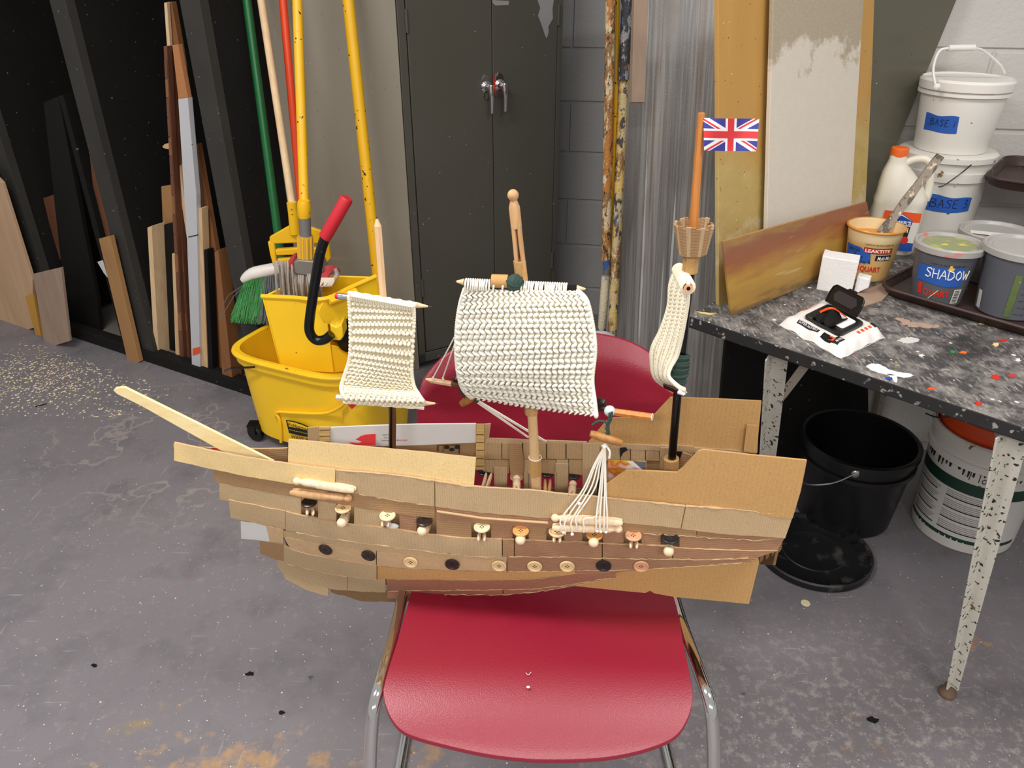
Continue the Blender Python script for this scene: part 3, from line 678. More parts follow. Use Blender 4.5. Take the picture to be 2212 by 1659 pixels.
mb.prism([ay(x, y, Yc) for x, y in [(594,540),(645,536),(700,536),(702,548),(645,551),(596,552)]], V((0,.022,0)))
mb.prism([ay(x, y, Yc) for x, y in [(598,560),(645,557),(704,556),(706,566),(690,568),(600,570)]], V((0,.022,0)))
mb.prism([ay(x, y, Yc) for x, y in [(700,510),(710,530),(714,558),(708,567),(694,567),(702,545)]], V((0,.018,0)))
build('clamp_frame', mb, MT['yellow_clamp'], mc, bev=.003, bseg=2)
# orange handle behind
o0, od = pole_pts(611, 0, 2.64, 652, 460, 2.52)
o1 = o0[-1] + (-od)*.55
mb = MB(); mb.tube([o0[0], o0[-1], o1], .0125, 14)
oh = build('broom_handle', mb, MT['orange_paint'], loc=(o1.x, o1.y, 0)); tag(oh, 'orange painted handle leaning behind the bright yellow mop handle', 'handle')
# bright yellow mop in the wringer
y0, yd = pole_pts(642, 0, 2.44, 657, 436, 2.22)
mop = thing('wet_mop', 'yellow-handled string mop with red headband resting in the wringer', 'mop', (y0[-1].x, y0[-1].y, .4))
Ym = 2.20
mb = MB(); mb.tube(y0, .0142, 16); build('handle', mb, MT['yellow_fibre'], mop)
mb = MB(); mb.tube([ay(656,433,Ym), ay(656.5,440,Ym), ay(657,462,Ym), ay(657.5,470,Ym)], [.0165,.0195,.0195,.0175], 16); build('collar', mb, MT['yellow_fibre'], mop)
mb = MB(); mb.tube([ay(658,469,Ym), ay(660,512,Ym)], .0175, 16); build('ferrule', mb, plain('grey_ferrule', L(128,126,124), .4, .3), mop)
mb = MB(); mb.tube([ay(660,509,Ym), ay(661,568,Ym)], .0225, 20); sk = build('grip_socket', mb, plain('ochre_ribbed', L(206,160,70), .6), mop)
ax = (ay(661,568,Ym) - ay(660,509,Ym)).normalized()
for k in range(11):
    a = 2*math.pi*k/11; off = (V((1,0,0)) - ax*ax.x).normalized()*(.0225*math.cos(a)) + ax.cross(V((1,0,0))).normalized()*(.0225*math.sin(a))
    m2 = MB(); m2.tube([ay(660,511,Ym)+off, ay(661,566,Ym)+off], .0026, 6); build('rib', m2, MT['yellow_clamp'], sk)
mb = MB(); mb.prism([ay(x, y, Ym-.03) for x, y in [(631,567),(645,562),(692,566),(700,585),(690,594),(668,596),(634,591)]], V((0,.06,0))); build('metal_clamp', mb, plain('clamp_metal', L(140,134,124), .45, .4), mop, bev=.003)
# red headband, folded over
def band(mb, pts, w, th=.004):
    P = [V(p) for p in pts]; mb.grid(lambda u, v: resample(P, 13)[int(round(u*12))] + V((0, (v-.5)*w, 0)), 12, 4, V((0,0,-th)))
mb = MB(); mb.prism([ay(x, y, Ym-.034) for x, y in [(621,565),(631,561),(634,566),(634,583),(622,582),(620,572)]], V((0,.07,0))); build('headband_end', mb, MT['red_band'], mop, bev=.003)
mb = MB(); Pb = [ay(688,575,Ym-.01), ay(705,574,Ym-.01), ay(720,573,Ym), ay(731,579,Ym+.01), ay(735,588,Ym+.02)]
mb.grid(lambda u, v: smooth_path(Pb, 13)[int(round(u*12))].lerp(smooth_path([ay(688,600,Ym-.035), ay(700,603,Ym-.04), ay(707,601,Ym-.035), ay(714,590,Ym-.02), ay(728,584,Ym)], 13)[int(round(u*12))], v), 12, 4, V((0,.006,-.004)))
build('headband', mb, MT['red_band'], mop)
mb = MB(); rnd = random.Random(11)
for k in range(46):
    x = 594 + k*2.2 + rnd.gauss(0, .6); dx = rnd.gauss(0, 2); yy = Ym - .02 + rnd.uniform(-.02,.03)
    top = 565 + (0 if x < 632 else interp([632,700],[24,30], x)); bot = 642 + rnd.uniform(-4, 8)
    mb.tube(smooth_path([ay(x, top-1, yy+.01), ay(x+dx*.4+1, top+12, yy), ay(x+dx+2, (top+bot)/2, yy-.004), ay(x+dx+5, bot, yy+.01)], 8), .0034, 6)
stuff(build('yarn_strands', mb, MT['mop_yarn'], mop))
mb = MB()
for k in range(16):
    x = 689 + k*2.1; mb.tube(smooth_path([ay(x, 600, Ym-.036), ay(x+1, 608, Ym-.045), ay(x-3+rnd.gauss(0,2), 617, Ym-.05), ay(x-9+rnd.gauss(0,4), 619, Ym-.045)], 7), .0018, 5)
stuff(build('fringe', mb, MT['fringe'], mop))
mb = MB(); mb.tube(smooth_path([ay(722,580,Ym), ay(727,592,Ym), ay(721,604,Ym-.01), ay(708,603,Ym)], 10), .008, 8); build('rolled_yarn', mb, MT['mop_yarn'], mop)
# thick scuffed yellow pole
p0, pd = pole_pts(752, 0, 2.63, 820, 640, 2.45)
p1 = p0[-1] - pd*((p0[-1].z-.002)/pd.z)
mb = MB(); mb.tube([p0[0], p0[-1], p1], .0185, 16); yp = build('yellow_pole', mb, MT['yellow_fibre'], loc=(p1.x, p1.y, 0)); tag(yp, 'thick scuffed yellow pole leaning against the grey panel right of the mop', 'pole')
# ------------------------------------------------------------------ yellow mop bucket
BE1 = V((.906, -.42, 0)); BE2 = V((.42, .906, 0)); BO = V((-.911, 2.22, 0)) + BE1*.225 + BE2*.150
bk = thing('mop_bucket', 'yellow wheeled mop bucket with wringer and red-gripped black lever', 'bucket', BO)
def rrect(w, d, z, r=.35, n=40, off=(0,0)):
    out = []
    for k in range(n):
        a = 2*math.pi*k/n; c, s_ = math.cos(a), math.sin(a); e = 2/4.0
        out.append(BO + BE1*(off[0] + w/2*math.copysign(abs(c)**e, c)) + BE2*(off[1] + d/2*math.copysign(abs(s_)**e, s_)) + V((0,0,z)))
    return out
mb = MB()
mb.loft([rrect(.425,.29,.045), rrect(.440,.30,.13), rrect(.453,.311,.22), rrect(.462,.322,.315), rrect(.484,.348,.318), rrect(.490,.353,.35), rrect(.484,.348,.358), rrect(.458,.322,.356), rrect(.44,.30,.22), rrect(.40,.26,.07)], True, True)
bd = build('bucket_body', mb, MT['yellow_plastic'], bk, smooth=50)
mb = MB(); ring = rrect(.491,.354,.349, n=60); mb.tube(ring + [ring[0], ring[1]], .008, 8, cap=False); build('rim', mb, MT['yellow_plastic'], bk)
# raised front panel outline
BFN = (-BE2 - V((0,0,1))*.062).normalized()
def bface(x, y, off=0.0): return apl(x, y, BO - BE2*.145 + V((0,0,.045)) + BFN*off, BFN)
for (poly, w_) in (([(594,900),(600,890),(640,892),(700,893),(730,882),(745,870)], .005), ([(596,893),(603,905),(606,925),(607,955)], .005)):
    m2 = MB(); m2.tube(smooth_path([bface(x, y, .006) for x, y in poly], 18), w_, 8); build('moulded_ridge', m2, MT['yellow_plastic'], bk)
# printed badge
def bf2(x, y): return bface(x, y, .0085)
mb = MB(); q = [(618,907),(632,909),(650,914),(666,921),(672,926),(670,944),(650,941),(625,935)]
mb.prism([bf2(x, y) for x, y in q], BE2*-.0015); bdg = build('badge', mb, MT['tag_ink'], bk, smooth=0, label='black framed maker badge')
mb = MB(); q2 = [(621,910),(634,912),(650,917),(664,923),(669,927),(668,931),(650,926),(624,921)]
mb.prism([bface(x, y, .0101) for x, y in q2], BE2*-.0006); build('badge_band', mb, MT['yellow_plastic'], bdg, smooth=0)
b0, b1 = bface(623,919,.0112), bface(669,932,.0112); bu = bface(623,911,.0112)
mb = MB(); ex_ = (b1-b0); up_ = (bu-b0); put_text(mb, 'Rubbermaid', 1.0, lambda x, y: b0 + ex_*x + up_*y, bold=.012, h=.85); build('badge_lettering', mb, MT['tag_ink'], bdg, smooth=0)
b0, b1 = bface(625,929,.0106), bface(669,939,.0106); ex2 = b1-b0; up2 = bface(625,926,.0106)-b0
mb = MB(); put_text(mb, 'Commercial Products', 1.0, lambda x, y: b0 + ex2*x + up2*y, h=.8); build('badge_small_print', mb, MT['yellow_plastic'], bdg, smooth=0)
c0, c1 = bface(628,946,.0095), bface(690,958,.0095); ex3 = c1-c0; up3 = bface(628,940,.0095)-c0
mb = MB(); put_text(mb, 'WAVE BRAKE', 1.0, lambda x, y: c0 + ex3*x + up3*y, bold=.015, h=1.0); build('model_lettering', mb, MT['tag_ink'], bk, smooth=0)
# wringer hopper: four flared walls
TL, TR, BR_, BL_ = az(565,640,.5626), az(700,646,.5626), az(812,597,.5915), az(664,592,.5915)
def inner(p, c, k, z): q = c.lerp(p, k); return V((q.x, q.y, z))
cen = (TL+TR+BR_+BL_)/4
bl = [az(606,800,.312), az(722,806,.312)]
bots = [bl[0], bl[1], bl[1] + BE2*.2, bl[0] + BE2*.2]
tops = [TL, TR, BR_, BL_]
wr = MB()
for i in range(4):
    j = (i+1) % 4
    if i == 1: continue
    nrm = (tops[j]-tops[i]).cross(bots[i]-tops[i]).normalized(); ins = (cen - (tops[i]+tops[j])/2); ins.z = 0
    if nrm.dot(ins) < 0: nrm = -nrm
    wr.prism([tops[i], tops[j], bots[j], bots[i]], nrm*.006)
wo = build('wringer', wr, MT['yellow_plastic'], bk, bev=.003)
# right-hand cheek of the wringer: lower edge swoops down to the roller
cheek = [(700,646),(812,597),(826,680),(842,760),(830,800),(760,800),(722,806),(716,745),(742,752),(738,716),(728,702),(714,703),(700,695),(688,672)]
CPN = (TR - BR_).cross(V((0,0,1))).normalized()
mb = MB(); q = []
for (x, y) in cheek:
    q.append(apl(x, y, TR, CPN))
mb.prism(q, CPN*(.006 if CPN.dot(V((-1,0,0))) > 0 else -.006)); build('wringer_cheek', mb, MT['yellow_plastic'], wo, bev=.002)
mb = MB(); top_pts = [TL, TL.lerp(TR,.5), TR, TR.lerp(BR_, .5), BR_]
mb.tube(smooth_path(top_pts, 20), .0075, 8); build('wringer_lip', mb, MT['yellow_plastic'], wo)
# slot plate and roller
mb = MB(); P = lambda x, y, o: apl(x, y, TR - BE2*o, CPN)
mb.tube([P(712,652,.03), P(735,644,.03), P(770,628,.03)], .010, 8); build('slot_lug', mb, MT['yellow_plastic'], wo)
mb = MB(); c0 = apl(762,722,TR, CPN) ; mb.lathe([(0,-.01),(.06,-.01),(.06,.03),(0,.03)], c0 - V((0,0,0)) + CPN*(-.02 if CPN.y > 0 else .02)*0, 28, CPN); build('gear_cover', mb, MT['black_gloss'], wo, bev=.002)
mb = MB(); Yh = 1.955
mb.prism([ay(x, y, Yh+.02) for x, y in [(712,700),(726,706),(738,699),(742,728),(735,737),(716,735)]], V((.0,.06,0))); build('lever_bracket', mb, MT['yellow_plastic'], wo, bev=.004)
mb = MB(); hp = [ay(x, y, Yh) for x, y in [(704,509),(692,545),(684,590),(676,640),(668,700),(671,722),(684,735),(702,733),(716,722)]]
mb.tube(smooth_path(hp, 40), .0138, 16); lv = build('wringer_lever', mb, MT['black_gloss'], bk)
mb = MB(); gp = [ay(750,427,Yh-.005), ay(748,431,Yh-.005), ay(704,509,Yh), ay(701,513,Yh)]; mb.tube(gp, [.014,.0168,.0168,.016], 18); build('grip', mb, MT['red_grip'], lv, label='red rubber grip')
# right end of the bucket seen past the fore sail
mb = MB(); mb.loft([rrect(.10,.26,.06, off=(.22,.0)), rrect(.12,.30,.24, off=(.23,.0)), rrect(.13,.31,.30, off=(.24,.0))]); build('end_housing', mb, MT['yellow_plastic'], bk)
mb = MB(); mb.prism([bface(x, y, .03) for x, y in [(745,868),(775,868),(760,884)]], BE2*.01); build('red_release', mb, MT['red_ink'], bk)
for (a_, b_) in ((-.205,-.125), (.19,-.12), (-.19,.12), (.19,.12)):
    c = BO + BE1*a_ + BE2*b_ + V((0,0,.0315))
    mb = MB(); mb.lathe([(0,-.013),(.024,-.013),(.031,-.008),(.031,.008),(.024,.013),(0,.013)], c, 22, BE2); mb.beam(c + V((0,0,.0)) + BE2*.016, c + BE2*.016 + V((0,0,.035)), .03, .004, BE1); mb.beam(c - BE2*.016, c - BE2*.016 + V((0,0,.035)), .03, .004, BE1); mb.box(c + V((0,0,.034)), (.04,.04,.006))
    build('caster', mb, MT['black_plastic'], bk)
mb = MB(); mb.tube([apl(500,795,BO-BE2*.185,BE2), apl(549,793,BO-BE2*.185,BE2)], .0035, 8); mb.tube([apl(500,795,BO-BE2*.185,BE2), apl(486,801,BO-BE2*.12,BE2)], .0035, 8); build('wire_bail', mb, MT['black_gloss'], bk)
# ------------------------------------------------------------------ red chair
CHX = .05
ch = thing('stacking_chair', 'red plastic shell chair with chrome sled legs under the cardboard ship', 'chair', (CHX, 1.0, 0))
def seat_z(y): return .445 - (.052*((.885-y)/.14)**2 if y < .885 else 0)
def seat_px(x, y):
    z = .445
    for _ in range(12): P = az(x, y, z); z = .5*z + .5*seat_z(P.y)
    return V((P.x, P.y, seat_z(P.y)))
front = [seat_px(x, y) for x, y in [(828,1488),(830,1512),(841,1545),(862,1573),(895,1591),(960,1609),(1040,1627),(1120,1638),(1190,1641),(1290,1638),(1370,1625),(1430,1606),(1464,1586),(1484,1556),(1494,1527),(1497,1500)]]
front = smooth_path(front, 61)
sideL = [V((-.165,1.27,.445)), az(885,1293,.445), az(860,1380,.445), az(836,1455,.445), front[0]]; sideR = [V((.283,1.27,.445)), az(1456,1293,.445), az(1476,1390,.445), az(1491,1460,.445), front[-1]]
SLp, SRp = smooth_path(sideL, 41), smooth_path(sideR, 41)
def seat_pt(s, t):   # s 0..1 across, t 0 back .. 1 front lip
    i = int(round(t*40)); F = front[int(round(s*60))]; Bk = SLp[0].lerp(SRp[0], s)
    lin = Bk.lerp(F, t)
    dl = SLp[i] - SLp[0].lerp(front[0], t); dr = SRp[i] - SRp[0].lerp(front[-1], t)
    k = abs(2*s-1)**6
    p = lin + (dl if s < .5 else dr)*k
    return V((p.x, p.y, seat_z(p.y) + .003*(2*s-1)**2*(1-t)))
mb = MB()
mb.grid(lambda u, v: seat_pt(u, v), 60, 40, V((0,0,-.009)))
build('seat', mb, MT['chair_red'], ch, smooth=60, bev=.002)
def back_pt(s, t):   # t 0 bottom .. 1 top
    hw = .258
    topz = .822 - .07*abs(s)**4.5 - .008*abs(s)
    z = lerp(.475, topz, t)
    x = s*hw*(1 if t < .75 else 1 - .05*((t-.75)/.25)**2)
    y = 1.305 - .045*s*s + (z-.56)*.16 + .035*max(0, t-.88)/.12*.5
    return V((CHX + .022 + x, y, z))
mb = MB(); mb.grid(lambda u, v: back_pt(u*2-1, v), 40, 22, V((0,.009,0))); build('backrest', mb, MT['chair_red'], ch, smooth=60, bev=.002)
for s in (-1, 1):
    X = CHX - .002
    pts = [V((X+s*.17, 1.36, .62)), V((X+s*.20, 1.335, .53)), V((X+s*.238, 1.28, .455)), V((X+s*.246, 1.20, .437)), V((X+s*.2495, 1.0, .436)), V((X+s*.260, .87, .434)), V((X+s*.266, .825, .424)), V((X+s*.271, .805, .39)), V((X+s*.278, .775, .29)), V((X+s*.287, .72, .06)), V((X+s*.288, .722, .022)), V((X+s*.286, .75, .012)), V((X+s*.278, 1.0, .011)), V((X+s*.268, 1.25, .011))]
    mb = MB(); mb.tube(smooth_path(pts, 90), .0108, 14); build('leg_frame', mb, MT['chrome'], ch)
mb = MB(); mb.tube([V((CHX+.012-.245,1.18,.43)), V((CHX+.012+.245,1.18,.43))], .009, 10); mb.tube([V((CHX+.012-.268,1.25,.011)), V((CHX+.012+.268,1.25,.011))], .0108, 12); build('cross_bar', mb, MT['chrome'], ch)
mb = MB(); mb.ball(az(1141,1484,.4455), .0032, .0026, .0015); mb.tube(smooth_path([az(1136,1453,.447), az(1141,1458,.4475), az(1147,1452,.447)], 8), .0006, 5)
tag(build('paper_crumb', mb, MT['card_white']), 'tiny white crumb lying on the red chair seat', 'crumb')
# ------------------------------------------------------------------ cardboard ship
YAW = math.radians(6.2); SA = V((math.cos(YAW), -math.sin(YAW), 0)); SB = V((-math.sin(YAW), -math.cos(YAW), 0)); SO = V((.06, 1.035, .446))
ship = thing('model_ship', 'large handmade cardboard sailing ship with knitted sails sitting on the red chair', 'model ship', SO)
def toL(P): q = V(P) - SO; return q.dot(SA), q.dot(SB), q.z
def toW(u, v, w): return SO + SA*u + SB*v + V((0,0,w))
def Sw(w): return interp([-.02,0,.02,.045,.08,.12,.17,.5],[.05,.20,.42,.62,.80,.92,1.0,1.0], w)
def Bu(u, w):
    ub = interp([0,.05,.1,.2,.3],[-.47,-.52,-.56,-.60,-.62], w)
    k = .16 + .84*math.sin(clamp((u-ub)/.34)*math.pi/2)
    st = 1 - .10*sstep((u-.18)/.2)
    return .077*k*st
def hull(x, y, off=0.0, side=1):
    d = ray(x, y)
    def g(t):
        u, v, w = toL(CAM + d*t); return side*v - (Bu(u, w)*Sw(w) + off)
    a = .85; ga = g(a); t = a
    while t < 1.75:
        t2 = t + .012; g2 = g(t2)
        if (ga > 0) != (g2 > 0):
            lo, hi = t, t2
            for _ in range(28):
                m = (lo+hi)/2
                if (g(m) > 0) == (ga > 0): lo = m
                else: hi = m
            return CAM + d*hi
        t = t2; ga = g2
    n = SB; return apl(x, y, SO + SB*(off + .01)*side, n)
def shp(x, y, v=0.0): return apl(x, y, SO + SB*v, SB)
prnd = random.Random(21)
def plank(top, bot, off, mat, name='plank', th=.0035, jit=.5, side=1, n=None, parent=None, label=None, smooth=40):
    w = max(p[0] for p in top + bot) - min(p[0] for p in top + bot)
    n = n or max(4, int(w/14)); T = resample([(x, y, 0) for x, y in top], n+1); B = resample([(x, y, 0) for x, y in bot], n+1)
    m = 3; P = []
    for j in range(m+1):
        row = []
        for i in range(n+1):
            q = T[i].lerp(B[i], j/m); jy = prnd.gauss(0, jit) if j in (0, m) else 0
            row.append(hull(q.x, q.y + jy, off + prnd.gauss(0, .0003), side))
        P.append(row)
    mb = MB(); mb.grid(lambda a, b: P[int(round(b*m))][int(round(a*n))], n, m, SB*(-th*side)); nr = 2*n*m
    mb.m = [0]*nr + [1]*(len(mb.f)-nr)
    o = build(name, mb, [MT[mat], MT['card_torn']], parent or ship, smooth=smooth)
    if label: o['label'] = label
    return o
# seams read along the near side of the hull, from rail to keel
A_top = [(724,1016),(790,1021),(860,1027),(920,1036),(1022,1052),(1100,1056),(1164,1061),(1230,1068),(1309,1076),(1400,1085),(1466,1092),(1540,1097),(1610,1102),(1712,1117)]
A_bot = [(724,1057),(771,1067),(851,1081),(940,1094),(1041,1108),(1110,1113),(1179,1120),(1260,1124),(1344,1129),(1466,1141),(1542,1152),(1694,1163)]
C_bot = [(461,1040),(537,1055),(650,1075),(687,1081),(765,1097),(864,1111),(940,1120),(1042,1131),(1189,1141),(1290,1146),(1387,1152),(1504,1160),(1630,1167),(1694,1164)]
D_bot = [(474,1079),(562,1093),(616,1105),(651,1114),(687,1121),(727,1129),(775,1135),(824,1139),(864,1145),(943,1158),(1018,1164),(1084,1165),(1189,1170),(1252,1171),(1316,1175),(1420,1178),(1478,1184),(1594,1189),(1680,1189)]
E_bot = [(498,1118),(560,1130),(617,1145),(687,1159),(775,1172),(889,1187),(1016,1202),(1085,1203),(1206,1203),(1297,1206),(1452,1208),(1543,1209),(1630,1205)]
F_bot = [(611,1160),(661,1170),(750,1184),(813,1190),(889,1198),(1016,1208),(1095,1212)]
G_bot = [(628,1187),(669,1198),(755,1214),(813,1221),(876,1228),(965,1231),(1066,1235),(1188,1234),(1243,1233),(1333,1232),(1405,1229),(1521,1222),(1622,1214)]
H_bot = [(562,1197),(631,1221),(712,1240),(788,1250),(815,1251),(940,1252),(1066,1253),(1152,1251),(1243,1239),(1330,1234)]
I_bot = [(598,1222),(612,1240),(633,1249),(709,1271),(750,1276),(836,1277),(940,1275),(1092,1274),(1170,1271),(1250,1260),(1330,1246)]
J_bot = [(616,1250),(666,1276),(709,1286),(780,1297),(836,1293),(889,1290),(965,1284),(1092,1285),(1170,1277),(1243,1264),(1330,1247)]
def cut(seam, x0, x1, dy=0):
    xs = [p[0] for p in seam]; ys = [p[1] for p in seam]; n = max(2, int((x1-x0)/30)+1)
    return [(lerp(x0, x1, k/(n-1)), interp(xs, ys, lerp(x0, x1, k/(n-1))) + dy) for k in range(n)]
# rail row
plank([(376,956),(461,975),(537,989),(628,1003),(724,1015)], [(376,995),(461,1014),(537,1030),(628,1045),(723,1056)], .0035, 'card_yellow', 'bow_rail_strip', jit=.3, label='pale yellow cardboard strip along the bow rail')
plank(cut(A_top,725,938), cut(A_bot,725,938), .0015, 'card_tan'); plank(cut(A_top,940,1228), cut(A_bot,940,1228), .001, 'card_tan_v'); plank(cut(A_top,1230,1480), cut(A_bot,1230,1470), .0022, 'card_tan_v'); plank(cut(A_top,1482,1712), cut(A_bot,1472,1696), .0018, 'card_tan_v')
# wale strips
plank([(461,1013),(537,1028),(628,1043),(725,1055),(771,1066),(851,1080),(939,1093)], cut(C_bot,461,939), -.0005, 'card_brown'); plank(cut(A_bot,941,1330,-1), cut(C_bot,943,1330), .0005, 'card_rose'); plank(cut(A_bot,1332,1504,-1), cut(C_bot,1332,1504), -.001, 'card_brown'); plank(cut(A_bot,1506,1694,-1), cut(C_bot,1506,1694), -.0015, 'card_rose')
m2 = MB(); m2.tube([hull(x, interp([940,1040,1190,1330],[1104,1119,1130,1137], x), .003) for x in range(944,1190,20)], .0022, 6); build('folded_rib', m2, MT['card_torn'], ship)
# upper gun row: boards between the ports
plank([(474,1043),(537,1056),(650,1076)], [(474,1079),(562,1093),(650,1113)], -.001, 'card_tan_v')
for (x0, x1, mm) in ((687,726,'card_tan_v'),(765,824,'card_tan_v'),(863,899,'card_rose'),(943,1018,'card_brown'),(1061,1107,'card_rose'),(1142,1180,'card_brown'),(1219,1258,'card_rose'),(1303,1347,'card_rose'),(1386,1427,'card_rose')):
    plank(cut(C_bot,x0,x1,-2), cut(D_bot,x0,x1,2), -.0012, mm)
plank(cut(C_bot,1468,1694,-1), cut(D_bot,1468,1680), -.001, 'card_rose')
# next strakes
plank([(494,1080),(562,1094),(616,1105)], [(498,1118),(560,1131),(616,1144)], .001, 'card_tan_v'); plank(cut(D_bot,617,1084), cut(E_bot,617,1084), .0022, 'card_tan'); plank(cut(D_bot,1086,1110), cut(E_bot,1086,1110), .001, 'card_brown'); plank(cut(D_bot,1112,1300), cut(E_bot,1112,1300), .0014, 'card_rose'); plank(cut(D_bot,1302,1452), cut(E_bot,1302,1452), .0008, 'card_rose'); plank(cut(D_bot,1454,1680,1), cut(E_bot,1454,1634), .0012, 'card_rose')
plank([(520,1126),(550,1130),(582,1137)], [(521,1164),(550,1167),(582,1170)], .0012, 'card_white', 'white_plank', label='white-faced torn cardboard plank at the bow')
plank([(574,1135),(590,1139),(612,1144)], [(583,1170),(600,1172),(612,1174)], .0018, 'card_torn')
plank([(612,1146)] + cut(E_bot,640,1095)[1:], cut(F_bot,612,1095), .0002, 'card_tan_v')
plank(cut(F_bot,613,812), cut(G_bot,628,812), .0012, 'card_torn'); plank(cut(F_bot,814,1094), cut(G_bot,814,1094), .0008, 'card_torn'); plank(cut(E_bot,1096,1300,1), cut(G_bot,1096,1300), .001, 'card_rose'); plank(cut(E_bot,1302,1632,1), cut(G_bot,1302,1624), .0012, 'card_rose')
# below the buttons
plank([(561,1167),(613,1177)], [(562,1197),(613,1214)], .0006, 'card_brown', n=5); plank([(613,1177),(631,1189),(669,1198),(755,1214),(813,1222)], [(613,1214),(631,1221),(712,1240),(788,1250),(813,1252)], .0024, 'card_tan'); plank(cut(G_bot,815,1243,1), cut(H_bot,815,1243), .0004, 'card_ochre'); plank(cut(G_bot,1244,1405,1), [(1244,1240),(1330,1236),(1405,1231)], .0, 'card_red')
plank([(598,1210),(631,1222),(712,1241),(750,1246)], [(599,1222),(612,1242),(709,1271),(750,1276)], .0018, 'card_tan'); plank([(751,1246),(788,1250),(832,1252)], [(751,1276),(790,1278),(833,1279)], .0026, 'card_tan'); plank(cut(H_bot,834,1330,1), cut(I_bot,836,1330), .0012, 'card_red')
plank([(613,1243),(633,1249),(709,1271)], [(617,1250),(666,1277),(709,1287)], .0008, 'card_tan_v'); plank(cut(I_bot,836,1085,1), cut(J_bot,836,1085), .001, 'card_red'); plank(cut(I_bot,1088,1330,1), cut(J_bot,1088,1330), .0006, 'card_red')
plank([(712,1273),(780,1278),(880,1278),(965,1277)], [(715,1279),(780,1299),(870,1301),(965,1287)], -.003, 'card_dark'); plank([(965,1277),(1092,1275),(1243,1258)], [(965,1287),(1092,1287),(1243,1267)], -.003, 'card_dark')
# inner backing of the lower hull and the far side, so no gap shows daylight
KEEL = [(598,1216),(616,1244),(666,1272),(712,1281),(780,1290),(965,1280),(1092,1279),(1170,1271),(1243,1258),(1333,1238),(1405,1226),(1521,1219),(1622,1211)]
KP = [toL(hull(x, y, -.004)) for x, y in KEEL]; KU = [p[0] for p in KP]; KW = [max(.003, p[2]) for p in KP]
def hullstrip(name, side, w0, w1, u0, u1, off, mat, nu=40, nw=8, th=.003):
    mb = MB(); 
    def pt(a, b):
        u = lerp(u0,u1,a); w = lerp(interp(KU, KW, u) + .004, interp(DU, DW, u) - .004, b); return toW(u, side*(Bu(u, w)*Sw(w) + off), w)
    mb.grid(pt, nu, nw, SB*(-th*side))
    return build(name, mb, MT[mat], ship)
DP = [toL(hull(x, y, -.004)) for x, y in D_bot]; DU = [p[0] for p in DP]; DW = [p[2] for p in DP]
hullstrip('inner_hull', 1, .003, None, -.46, .33, -.006, 'card_dark'); hullstrip('far_hull', -1, .003, None, -.46, .33, 0.0, 'card_brown')
mb = MB(); mb.grid(lambda a, b: toW(lerp(-.44,.35,a), lerp(-1,1,b)*(Bu(lerp(-.44,.35,a), .14)-.008), interp(DU, DW, lerp(-.44,.35,a)) - .003), 30, 2, V((0,0,-.003))); build('gun_deck', mb, MT['card_dark'], ship)
# keel and rudder board in the centre plane
mb = MB(); mb.prism([shp(x, y, .004) for x, y in [(1205,1262),(1333,1225),(1500,1205),(1640,1195),(1641,1210),(1618,1305),(1560,1299),(1460,1290),(1414,1282),(1404,1276),(1394,1281),(1300,1272)]], SB*-.007); build('rudder_board', mb, MT['card_ochre'], ship, smooth=0)
# transom
mb = MB(); us = .372
q = [toW(us-.012,s_*Bu(us,w)*Sw(w)*.98, w) for s_, w in ((1,.10),(1,.16),(1,.27),(-1,.27),(-1,.16),(-1,.10))]; q = [toW(us - .004 - max(0,.16-w)*.5, s_*Bu(us,w)*.96, w) for s_, w in ((.5,.14),(1,.17),(1,.25),(-1,.25),(-1,.17),(-.5,.14))]
mb.prism(q, SA*-.004); build('transom', mb, MT['card_dark'], ship, smooth=0)
m2 = MB()
for k in range(4):
    x = 1640 + k*13; m2.prism([hull(x, 1200-k*8, -.004), hull(x+11, 1190-k*6, -.004), hull(x+9, 1208-k*7, -.006), hull(x+2, 1216-k*7, -.006)], SB*-.02)
build('torn_stern_edge', m2, MT['card_dark'], ship, smooth=0)
# near bulwark panels
def flatpanel(name, poly, v, mat, th=.0035, label=None, parent=None, surf=None):
    mb = MB(); mb.prism([(surf(x, y) if surf else shp(x, y, v)) for x, y in poly], SB*(-th)); o = build(name, mb, MT[mat], parent or ship, smooth=0)
    if label: o['label'] = label
    return o
plank([(623,950),(700,957),(800,967),(920,978),(1028,990)], [(622,1012),(700,1020),(800,1030),(920,1042),(1023,1056)], -.0035, 'card_yellow', 'bulwark_panel', jit=.2, label='pale yellow cardboard bulwark above the bow planks')
vst = Bu(.2,.3)
def vs_near(x, y): return hull(x, y, -.0035)
flatpanel('stern_castle_panel', [(1308,1049),(1330,1033),(1352,1017),(1380,1017),(1463,1021),(1474,1012),(1509,975),(1520,972),(1620,983),(1743,995),(1730,1060),(1712,1120),(1500,1098),(1308,1079)], vst-.004, 'card_ochre', label='stepped ochre cardboard stern panel on the near side')
# far side, inner faces
def vfar(x, y): return hull(x, y, 0.0, -1)
VF = -.070
def far(name, poly, mat, dv=0.0, th=.003, label=None): return flatpanel(name, poly, VF + dv, mat, th, label)
far('stern_castle_far', [(1271,956),(1309,911),(1327,903),(1404,904),(1416,894),(1448,859),(1545,862),(1645,867),(1640,920),(1634,980),(1500,968),(1342,960)], 'card_ochre', 0.0, .0035, 'stepped ochre cardboard stern panel on the far side')
far('stern_post', [(1613,918),(1639,920),(1636,978),(1606,976)], 'card_ochre', .006)
for k, (x0, x1) in enumerate([(1046,1084),(1085,1102),(1130,1146),(1160,1180),(1182,1222),(1224,1262)]):
    far('far_plank', [(x0,957),(x1-.6,958),(x1-.6,992),(x0,991)], 'card_far', .001*(k % 2))
far('far_backing', [(1030,955),(1300,962),(1300,1022),(1030,1014)], 'card_dark', -.004)
